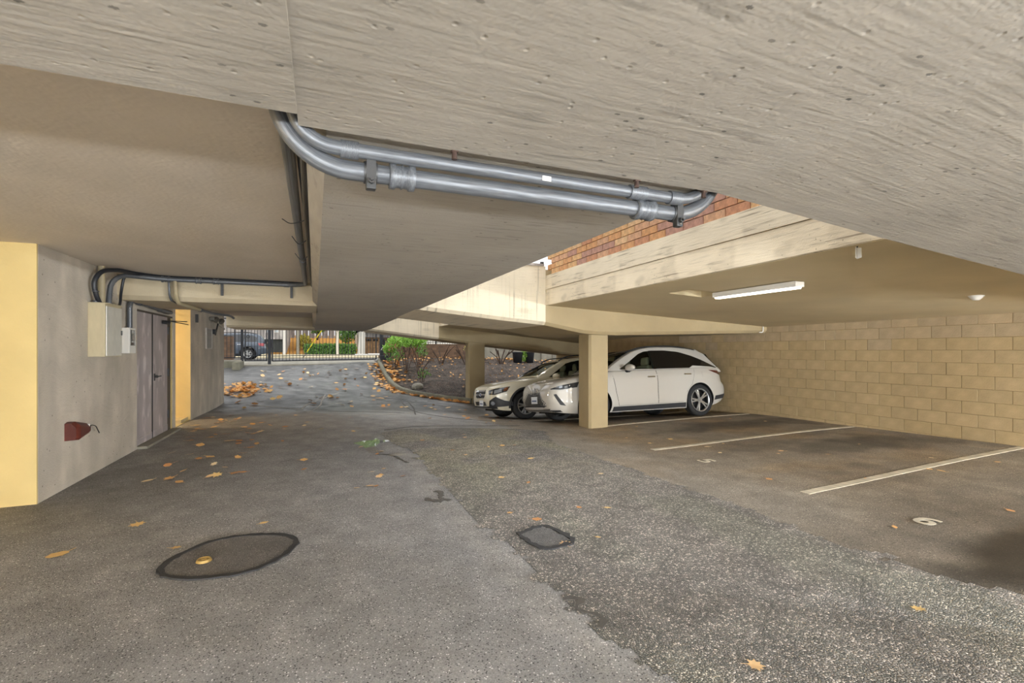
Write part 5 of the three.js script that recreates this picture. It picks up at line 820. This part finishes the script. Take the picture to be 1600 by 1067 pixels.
struct('planter_wall', [slab(2.9, 8.2, 0.2, 1.84, 26.1, 26.35)], M.farBrick, 'low brown brick wall behind the mulch bank', 'wall');
struct('planter_wall', [slab(8.2, 12.4, 0.1, 1.9, 26.12, 26.4)], M.concrete, 'grey concrete wall continuing the brick wall', 'wall');
{ const t = thing('retaining_wall', 'pale concrete panel wall at the right end of the mulch bank', 'wall'); t.userData.kind = 'structure'; for (let i = 0; i < 4; i++) part('panel', slab(12.42 + i * 0.72, 13.11 + i * 0.72, 0, 1.5 + i * 0.04, 26, 26.2), M.concrete, t); }
{ const t = thing('iron_fence', 'black iron fence on top of the brick wall', 'fence'); part('rail', [slab(2.9, 12, 1.92, 1.95, 26.2, 26.23), slab(2.9, 12, 2.75, 2.79, 26.2, 26.23)], M.iron, t); for (let i = 0; i < 66; i++) part('picket', box(0.018, 0.95, 0.018, 2.95 + i * 0.137, 2.3, -26.215), M.iron, t); for (const x of [3, 6, 9, 12]) part('post', box(0.07, 1.1, 0.07, x, 2.35, -26.215), M.iron, t); }

// ---------------------------------------------------------------- gates
const gateY = (x) => 1.01 + (x + 2.1) * 0.01;
{
  const t = thing('drive_gate', 'black iron drive gate of close vertical bars across the ramp top', 'gate');
  const w = 4.72, x0 = -2.08; part('frame', [rod(V(x0, 0.99, 25), V(x0 + w, 1.05, 25), 0.03, 4), rod(V(x0, 1.22, 25), V(x0 + w, 1.28, 25), 0.018, 4), rod(V(x0, 2.9, 25), V(x0 + w, 2.95, 25), 0.03, 4), box(0.06, 1.95, 0.06, x0, 1.95, -25), box(0.06, 1.92, 0.06, x0 + w, 2.0, -25)], M.iron, t);
  const g = box(0.02, 1.9, 0.02); for (let i = 1; i < 32; i++) { const p = part('bar', g, M.iron, t); p.position.copy(V(x0 + (i / 32) * w, 1.96 + i * 0.0018, 25)); }
}
{
  const t = thing('walk_gate', 'narrow black iron walk gate left of the drive gate', 'gate'); const x0 = -3.2, w = 0.88;
  part('frame', [box(w, 0.05, 0.04, x0 + w / 2, 1.01, -25), box(w, 0.03, 0.03, x0 + w / 2, 1.24, -25), box(w, 0.05, 0.04, x0 + w / 2, 2.95, -25), box(0.05, 1.98, 0.05, x0, 1.97, -25), box(0.05, 1.98, 0.05, x0 + w, 1.97, -25)], M.iron, t);
  const g = box(0.02, 1.9, 0.02); for (let i = 1; i < 7; i++) part('bar', g, M.iron, t).position.copy(V(x0 + (i / 7) * w, 1.97, 25));
  part('lock', [box(0.1, 0.22, 0.06, x0 + w - 0.04, 1.9, -24.95), new THREE.TorusGeometry(0.06, 0.015, 8, 18).translate(x0 + 0.12, 2.13, -24.95)], M.iron, t);
}
{ const t = thing('side_fence', 'short black iron fence panel left of the walk gate', 'fence'); part('rail', [box(0.8, 0.05, 0.04, -3.75, 1.15, -25), box(0.8, 0.05, 0.04, -3.75, 2.95, -25)], M.iron, t); for (let i = 0; i < 5; i++) part('bar', box(i === 3 ? 0.05 : 0.02, 1.85, 0.02, -4.1 + i * 0.16, 2.04, -25), M.iron, t); }
for (const [x, w, label] of [[-3.33, 0.11, 'black steel post between the side fence and the walk gate'], [-2.2, 0.13, 'thick black steel post between the walk gate and the drive gate'], [2.9, 0.16, 'thick black steel post at the right end of the drive gate']]) { const t = thing('gate_post', label, 'post', V(x, 0.75, 24.98)); t.userData.kind = 'structure'; part('shaft', new RoundedBoxGeometry(w, 2.6, w, 2, 0.01).translate(0, 1.2, 0), M.iron, t); if (x > -3) part('control_box', new RoundedBoxGeometry(0.09, 0.4, 0.08, 2, 0.01).translate(w * 0.9, 1.05, 0), M.iron, t); }
{ const t = thing('gate_operator', 'white gate operator arm with a dark motor at the drive gate', 'gate opener'); part('arm', [rod(V(1.6, 1.27, 24.75), V(2.2, 1.27, 24.75), 0.04, 12), rod(V(2.22, 1.28, 24.75), V(2.78, 1.28, 24.75), 0.055, 12)], M.white, t); part('motor', new RoundedBoxGeometry(0.42, 0.22, 0.25, 2, 0.03).translate(3.0, 1.12, -24.7), M.iron, t); part('cable', curve([V(2.85, 1.5, 24.7), V(2.95, 1.65, 24.65), V(3.1, 1.5, 24.65), V(3.2, 1.25, 24.65)], 0.015), M.white, t); part('foot', slab(2.72, 2.86, 0.85, 1.1, 24.6, 24.8), M.concrete, t); }
{ const t = thing('side_fence', 'black iron fence panel right of the drive gate, behind the green shrub', 'fence'); part('rail', [slab(2.95, 3.4, 1.0, 1.05, 24.98, 25.02), slab(2.95, 3.4, 2.9, 2.95, 24.98, 25.02)], M.iron, t); for (let i = 0; i < 4; i++) part('bar', box(i === 3 ? 0.06 : 0.02, 1.9, 0.02, 3.02 + i * 0.11, 1.98, -25), M.iron, t); }
{ const t = thing('planter_corner', 'low mossy concrete planter corner by the walk gate', 'planter'); t.userData.kind = 'structure'; part('wall', [slab(-4.6, -3.2, 0.2, 1.0, 24.3, 24.6), slab(-3.5, -3.2, 0.2, 0.98, 23.4, 24.4)], M.kerb, t); part('ledge', slab(-4.6, -3.3, 1.0, 1.06, 24.3, 24.7), M.concrete, t); }
struct('brick_pier', slab(-4.4, -3.78, 0.8, 2.15, 25.4, 25.9), M.farBrick, 'brown brick pier left of the parked street car', 'pier');

// ---------------------------------------------------------------- the street
const plane = (pts) => { const c = pts.map(([x, y, d]) => V(x, y, d)), g = new THREE.BufferGeometry().setFromPoints([c[0], c[1], c[2], c[0], c[2], c[3]]); g.computeVertexNormals(); return flatUV(g); };
struct('apron', loft([[-6, 0], [2.72, 0.07]].map(([x, k]) => [V(x, 0.2, 24.72), V(x, 0.2, 27.2), V(x, 0.93, 27.2), V(x, 0.795 + k, 24.72)])), M.concrete, 'pale concrete apron under the gates', 'apron');
struct('street', slab(-40, 40, 0.4, 0.92, 27.2, 38), mat({ color: 0xb0aca6, map: tiled(T.asphalt, 2), roughness: 0.8 }), 'asphalt street beyond the gate', 'street');
struct('verge', loft([[-40, 0], [40, 0]].map(([x]) => [V(x, 0.4, 38), V(x, 0.4, 45), V(x, 1.18, 45), V(x, 1.12, 41.5), V(x, 1.0, 38)])), mat({ color: 0xddcfae, map: tiled(T.smoothWall, 2.4), roughness: 1 }), 'leaf strewn strip along the far side of the street', 'verge');
struct('bank', loft([[-40, 0], [40, 0]].map(([x]) => [V(x, 0.4, 44.2), V(x, 0.4, 60), V(x, 3.2, 60), V(x, 2.7, 52), V(x, 1.18, 44.2)])), mat({ color: 0xcc9448, map: tiled(T.well, 3), roughness: 1 }), 'ivy bank covered in orange leaves behind the hedge', 'bank');
{ const t = thing('street_fence', 'grey board fence on top of the bank across the street', 'fence'); const m = painted(0xb4b0ab, T.doorSmudge, 1.5, null, 0, 0.9); for (let i = 0; i < 24; i++) part('board', slab(-6 + i * 0.62, -5.44 + i * 0.62, 2.4, 4.9 - 0.02 * i, 52.5, 52.6), m, t); }
{ const t = thing('hedge', 'clipped green hedge across the street', 'hedge'); part('foliage', [leafy(3600, () => V(rr(-1.2, 2.85), rr(1.16, 1.98), rr(42.9, 43.8)), 0.12, 0.16)], M.leafDeep, t).userData.kind = 'stuff'; part('core', box(4.0, 0.72, 0.6, 0.83, 1.52, -43.4), mat({ color: 0x2e4a22, roughness: 1 }), t); }
{ const t = thing('street_tree', 'slender pale trunked tree before the hedge', 'tree'); part('trunk', [curve([V(1.36, 1.05, 42.4), V(1.34, 2.0, 42.4), V(1.37, 2.9, 42.4)], 0.1, 12, 10), curve([V(1.36, 2.8, 42.4), V(1.5, 3.3, 42.4), V(1.7, 4, 42.4)], 0.06, 8, 8), curve([V(1.36, 2.8, 42.4), V(1.2, 3.3, 42.5), V(0.9, 4, 42.4)], 0.05, 8, 8)], mat({ color: 0xf2eadd, map: tiled(T.smoothWall, 0.7), roughness: 0.95 }), t); part('foliage', leafy(700, ball(V(1.3, 4.1, 42.4), 1.5, 0.9, 1), 0.14, 0.2), M.leafYellow, t).userData.kind = 'stuff'; }
for (const [x, y, d, r, m, label] of [[2.3, 2.9, 46, 0.8, 'leafDeep', 'dark leafy bush by the white garage'], [-0.2, 3.7, 47, 0.8, 'leafDeep', 'leafy bush on the bank left of the pale tree'], [-1.3, 2.2, 46, 0.6, 'leafYellow', 'yellowing bush beside the white posts']]) { const t = thing('bush', label, 'bush'); part('foliage', leafy(600, ball(V(x, y, d), r, r, r * 0.7), 0.16, 0.22), M[m], t).userData.kind = 'stuff'; part('stem', branches(V(x, y - r - 0.4, d), 4, r * 1.6, r * 0.5, 0.03)[0], M.twig, t); }
for (const [x, d, h, r, m, label] of [[-7, 56, 8, 3, 'leafDeep', 'tall dark green tree rising behind the grey building'], [3.2, 57, 8.5, 4, 'leafGreen', 'tall light green tree rising behind the board fence'], [12, 58, 8.5, 3.2, 'leafDeep', 'tall dark green tree rising behind the white garage']]) { const t = thing('tree', label, 'tree'); part('trunk', curve([V(x, 2.2, d), V(x + 0.1, h * 0.5, d), V(x, h, d)], 0.22, 14, 10), M.bark, t); part('foliage', leafy(2200, ball(V(x, h, d), r, r * 1.05, r * 0.8), 0.4, 0.55), M[m], t).userData.kind = 'stuff'; }
{ const t = thing('guy_wire', 'utility pole guy wire in a yellow sleeve', 'wire'); part('sleeve', rod(V(-0.86, 1.35, 36), V(0.5, 3.5, 36), 0.03, 8), mat({ color: 0xe6d400, roughness: 0.5 }), t); part('anchor', rod(V(-1.1, 0.95, 36), V(-0.86, 1.35, 36), 0.025, 8), M.steel, t); }
{ const t = thing('apartment_building', 'grey apartment building with a dark garage door and pale posts across the street', 'building');
  const wall = painted(0xdad6d3, T.doorSmudge, 3, null, 0, 0.9); part('wall', [slab(-14, -2.62, 2.42, 5.5, 44.5, 50), slab(-14, -4.6, 1.1, 2.5, 44.6, 50)], wall, t); part('garage_door', slab(-4.6, -2.8, 1.12, 2.42, 44.9, 45), painted(0x4c5350, T.doorSmudge, 1.2, null, 0, 0.6), t); part('side_wall', slab(-2.8, -2.62, 1.12, 2.42, 44.6, 50), wall, t);
  for (const [a, b] of [[-4.2, -3.85], [-3.55, -3.2]]) { const w = part('window', slab(a, b, 2.95, 3.4, 44.44, 44.5), M.white, t); part('pane', slab(a + 0.04, b - 0.04, 2.99, 3.36, 44.42, 44.44), phys({ color: 0xdfe8f0, roughness: 0.05, clearcoat: 1 }), w); }
  part('post', slab(-2.84, -2.62, 1.12, 5.4, 43, 43.2), M.white, t); part('post', slab(-1.82, -1.6, 1.12, 5.4, 43, 43.2), M.concrete, t); part('roof', slab(-14.3, -1.4, 5.4, 5.7, 42.6, 50), M.concrete, t); }
{ const t = thing('garage_building', 'white garage building with a brown panelled door across the street', 'building'); const w = painted(0xe4e2de, T.smoothWall, 3, null, 0, 0.85);
  part('wall', [slab(3.2, 3.62, 1.1, 4.6, 43, 49), slab(3.2, 12, 3.1, 4.6, 43, 49), slab(6.6, 12, 1.1, 3.2, 43, 49), slab(3.2, 12, 1.1, 4.6, 48.8, 49)], w, t); part('buttress', loft([[V(2.95, 1.15, 42.8), V(3.2, 1.15, 42.8), V(3.22, 3.3, 42.8)], [V(2.95, 1.15, 43.1), V(3.2, 1.15, 43.1), V(3.22, 3.3, 43.1)]]), w, t); part('header', slab(3.62, 6.6, 2.62, 3.15, 43.3, 43.4), painted(0x8b8a8a, T.doorSmudge, 2, null, 0, 0.8), t);
  const d = part('garage_door', slab(3.62, 6.6, 1.12, 2.62, 43.5, 43.56), painted(0x8a6a45, T.doorSmudge, 1, null, 0, 0.7), t); for (let i = 0; i < 5; i++) { part('window', slab(3.75 + i * 0.58, 4.18 + i * 0.58, 2.3, 2.5, 43.46, 43.5), C.tint, d); for (let k = 0; k < 2; k++) part('panel', slab(3.72 + i * 0.58, 4.22 + i * 0.58, 1.2 + k * 0.52, 1.65 + k * 0.52, 43.47, 43.5), painted(0x94734c, T.doorSmudge, 1, null, 0, 0.7), d); } }
// ---------------------------------------------------------------- fallen leaves
function leafGeo(kind) {
  const out = kind === 0 ? [[0, -0.5], [0.12, -0.3], [0.42, -0.36], [0.34, -0.12], [0.56, 0.08], [0.3, 0.12], [0.34, 0.34], [0.12, 0.26], [0, 0.56]] : kind === 1 ? [[0, -0.5], [0.2, -0.34], [0.3, -0.08], [0.26, 0.16], [0.14, 0.36], [0, 0.52]] : [[0, -0.46], [0.24, -0.36], [0.32, -0.12], [0.44, 0.02], [0.28, 0.2], [0.16, 0.42], [0, 0.46]];
  const rim = [...out, ...out.slice(1, -1).reverse().map(([x, y]) => [-x * 0.95, y])], lift = (x, y) => 0.05 * Math.sin(x * 5 + kind) * x + 0.07 * x * x + 0.05 * y * y - 0.02 * kind * x, pos = [], n = rim.length;
  const put = ([x, y], h = 0) => pos.push(x, lift(x, y) + 0.02 + h, -y);
  for (let i = 0; i < n; i++) { const a = rim[i], b = rim[(i + 1) % n], m = [(a[0]) * 0.5, a[1] * 0.5], q = [b[0] * 0.5, b[1] * 0.5]; put([0, 0]); put(m); put(q); put(m); put(a); put(b); put(m); put(b); put(q); }
  const g = new THREE.BufferGeometry(); g.setAttribute('position', new THREE.Float32BufferAttribute(pos, 3)); g.computeVertexNormals();
  return flatUV(merge([g, rod(new THREE.Vector3(0, 0.03, 0.46), new THREE.Vector3(0.06, 0.05, 0.8), 0.012, 4)]));
}
const leafShapes = [0, 1, 2].map(leafGeo), leafMats = [0xf0c07a, 0xe8b26c, 0xf6d088, 0xd89c60, 0xf2ca94, 0xf8dcac, 0xcc9058].map((h) => phys({ color: h, roughness: 0.8, transmission: 0.15, thickness: 0 }));
const floorAt = (x, d) => ground(x, d) + 0.003 + (x > edgeAt(d) + 0.05 && x < 3.7 && d < 9.3 ? 0.004 : 0);
function leaf(x, d, size, label, group, m, tilt = 0.08) { const o = part('fallen_leaf', leafShapes[Math.floor(rnd() * 3)], leafMats[m ?? Math.floor(rnd() * leafMats.length)], null); o.position.copy(V(x, floorAt(x, d) + (tilt - 0.08) * size * 0.5, d)); o.rotation.set(rr(-tilt, tilt), rr(0, 6.28), rr(-tilt, tilt)); o.scale.setScalar(size); return tag(o, label, 'leaf', group); }
for (const [x, d, s, m, l] of [[-1.78, 4.47, 0.15, 2, 'large yellow leaf alone at the left edge of the foreground'], [-1.45, 4.98, 0.12, 2, 'yellow leaf on the drive near the yellow wall corner'], [1.914, 1.66, 0.085, 4, 'pale curled leaf at the front of the stony strip'], [3.2, 1.67, 0.075, 2, 'yellow leaf on the stony strip at the lower right'], [1.75, 3.25, 0.1, 4, 'pale leaf on the corner of the small square patch'], [-1.01, 4.29, 0.08, 2, 'small yellow leaf left of the oval patch'], [-0.45, 4.62, 0.08, 2, 'small yellow leaf above the oval patch'], [2.06, 3.27, 0.05, 2, 'tiny yellow leaf right of the small square patch'], [4.5, 2.52, 0.07, 1, 'brown leaf left of the painted 6'], [5.9, 2.35, 0.08, 3, 'brown leaf right of the painted 6']]) leaf(x, d, s, l, null, m);
const scatter = (n, put, s0, s1, label, group, tilt) => { for (let i = 0; i < n; i++) { const [x, d] = put(); leaf(x, d, rr(s0, s1), label, group, undefined, tilt); } };
scatter(26, () => [rr(-2.2, -0.9), rr(6.3, 9.2)], 0.09, 0.15, 'orange brown leaf on the dark floor before the double door', 'leaves before the double door', 0.25);
scatter(34, () => [-2.3 + 1.7 * rnd() ** 1.4, rr(9.2, 12.6)], 0.09, 0.15, 'orange brown leaf on the floor before the lit doorway', 'leaves before the lit doorway', 0.25);
scatter(26, () => [rr(-0.9, 1.1), rr(5.2, 12.5)], 0.06, 0.12, 'leaf scattered on the middle of the drive', 'leaves on the middle of the drive', 0.2);
scatter(16, () => [rr(1.3, 3.4), rr(3.8, 9)], 0.06, 0.11, 'pale leaf on the stony strip', 'leaves on the stony strip');
scatter(20, () => [rr(4.2, 9), rr(2.6, 8)], 0.05, 0.1, 'brown leaf on the empty stalls', 'leaves on the empty stalls');
scatter(80, () => [rr(-2.4, 2.3), 14 + 9.5 * rnd()], 0.12, 0.22, 'orange leaf on the wet ramp', 'leaves on the wet ramp', 0.5);
scatter(26, () => [rr(2.2, 4.6), rr(9.6, 16)], 0.1, 0.17, 'leaf on the wet floor before the planter kerb', 'leaves before the planter kerb', 0.3);
function litter(name, label, n, put, s0, s1, lift) { const o = new THREE.InstancedMesh(leafShapes[0], leafMats[1], n), m = new THREE.Matrix4(), q = new THREE.Quaternion(), e = new THREE.Euler(), c = new THREE.Color(); for (let i = 0; i < n; i++) { const [x, d] = put(), s = rr(s0, s1); e.set(rr(-0.5, 0.5), rr(0, 6.28), rr(-0.5, 0.5)); m.compose(V(x, lift(x, d), d), q.setFromEuler(e), new THREE.Vector3(s, s, s)); o.setMatrixAt(i, m); o.setColorAt(i, c.setHSL(rr(0.08, 0.12), rr(0.35, 0.6), rr(0.75, 0.98))); } finish(o); o.name = name; scene.add(o); tag(o, label, 'leaves', null, 'stuff'); }
litter('leaf_litter', 'heap of orange leaves at the end of the left wall on the ramp', 170, () => { const a = rr(0, 6.28), r = rnd(); return [-2.35 + 0.85 * r * Math.cos(a), 17.8 + 1.3 * r * Math.sin(a)]; }, 0.12, 0.2, (x, d) => ground(x, d) + rr(0.01, 0.06));
litter('leaf_litter_001', 'orange leaves gathered along the mossy kerb', 260, () => { const u = rnd(), i = Math.min(6, Math.floor(u * 7)), k = u * 7 - i, a = KERB[i], b = KERB[i + 1]; return [lerp(a[0], b[0], k) - 0.05 - 0.5 * rnd() ** 2 * (i > 2 ? 1 : 0.3), lerp(a[1], b[1], k) + rr(-0.1, 0.1)]; }, 0.12, 0.2, (x, d) => ground(x, d) + rr(0.01, 0.05));
litter('leaf_litter_002', 'small pale leaves strewn over the mulch bank', 420, () => { const d = 17.2 + 8.6 * rnd(); return [rr(d > 19.5 ? 3.1 : 5.3, 12.5), d]; }, 0.06, 0.12, (x, d) => mulchY(x, d) + rr(0.03, 0.07));
litter('leaf_litter_003', 'rusty leaves lying at the foot of the brick wall', 150, () => [rr(3.5, 13), 24.6 + 1.4 * rnd()], 0.1, 0.18, (x, d) => mulchY(x, d) + rr(0.03, 0.09));
litter('leaf_litter_004', 'orange leaves on the mulch behind the kerb', 120, () => { const d = rr(20.5, 24.6); return [2.95 + 0.7 * rnd() ** 2, d]; }, 0.13, 0.22, (x, d) => mulchY(x, d) + rr(0.03, 0.07));
// ---------------------------------------------------------------- the garage's lamps, and fill lamps added behind the viewer
tubeLight('white tube light under the tan soffit over the empty stalls', 5.0, Y(0.774), 4.36, 1.2, 20, WHITE);
tubeLight('tube light in the second bay behind the near pillar', 5.5, Y(0.68), 12.6, 1.2, 22, WHITE);
tubeLight('added fill tube light over the stalls behind the viewer', 6.6, Y(0.7), -2.7, 1.2, 22, WHITE);  // unseen fitting, added as fill
const OUT = new THREE.Vector3(0, 0, -1), EAST = new THREE.Vector3(1, 0, 0), WEST = new THREE.Vector3(-1, 0, 0);
for (const [x, label] of [[-5, 'added low fill lamp on the back wall in the left corner'], [-1.6, 'added low fill lamp on the back wall behind the drive'], [1.6, 'added low fill lamp on the back wall behind the stony strip'], [4.6, 'added low fill lamp on the back wall by the rear pillar'], [7.8, 'added low fill lamp on the back wall in the right corner']]) bulkhead(label, V(x, 0.8, -4.49), OUT, 49, COOL);  // unseen low lamps, added to brighten the soffits from below
bulkhead('bulkhead lamp on the yellow wall of the left recess', V(-6.99, 0.8, 1.2), EAST, 12, WARM);
bulkhead('bulkhead lamp inside the yellow doorway recess', V(-4.59, 1.6, 11.35), EAST, 6, 0xfff6e6);
bulkhead('added fill lamp on the block wall behind the viewer', V(9.57, 1.3, -3.2), WEST, 190, COOL);  // unseen lamp, added to light the left wall from across
renderer.render(scene, camera);
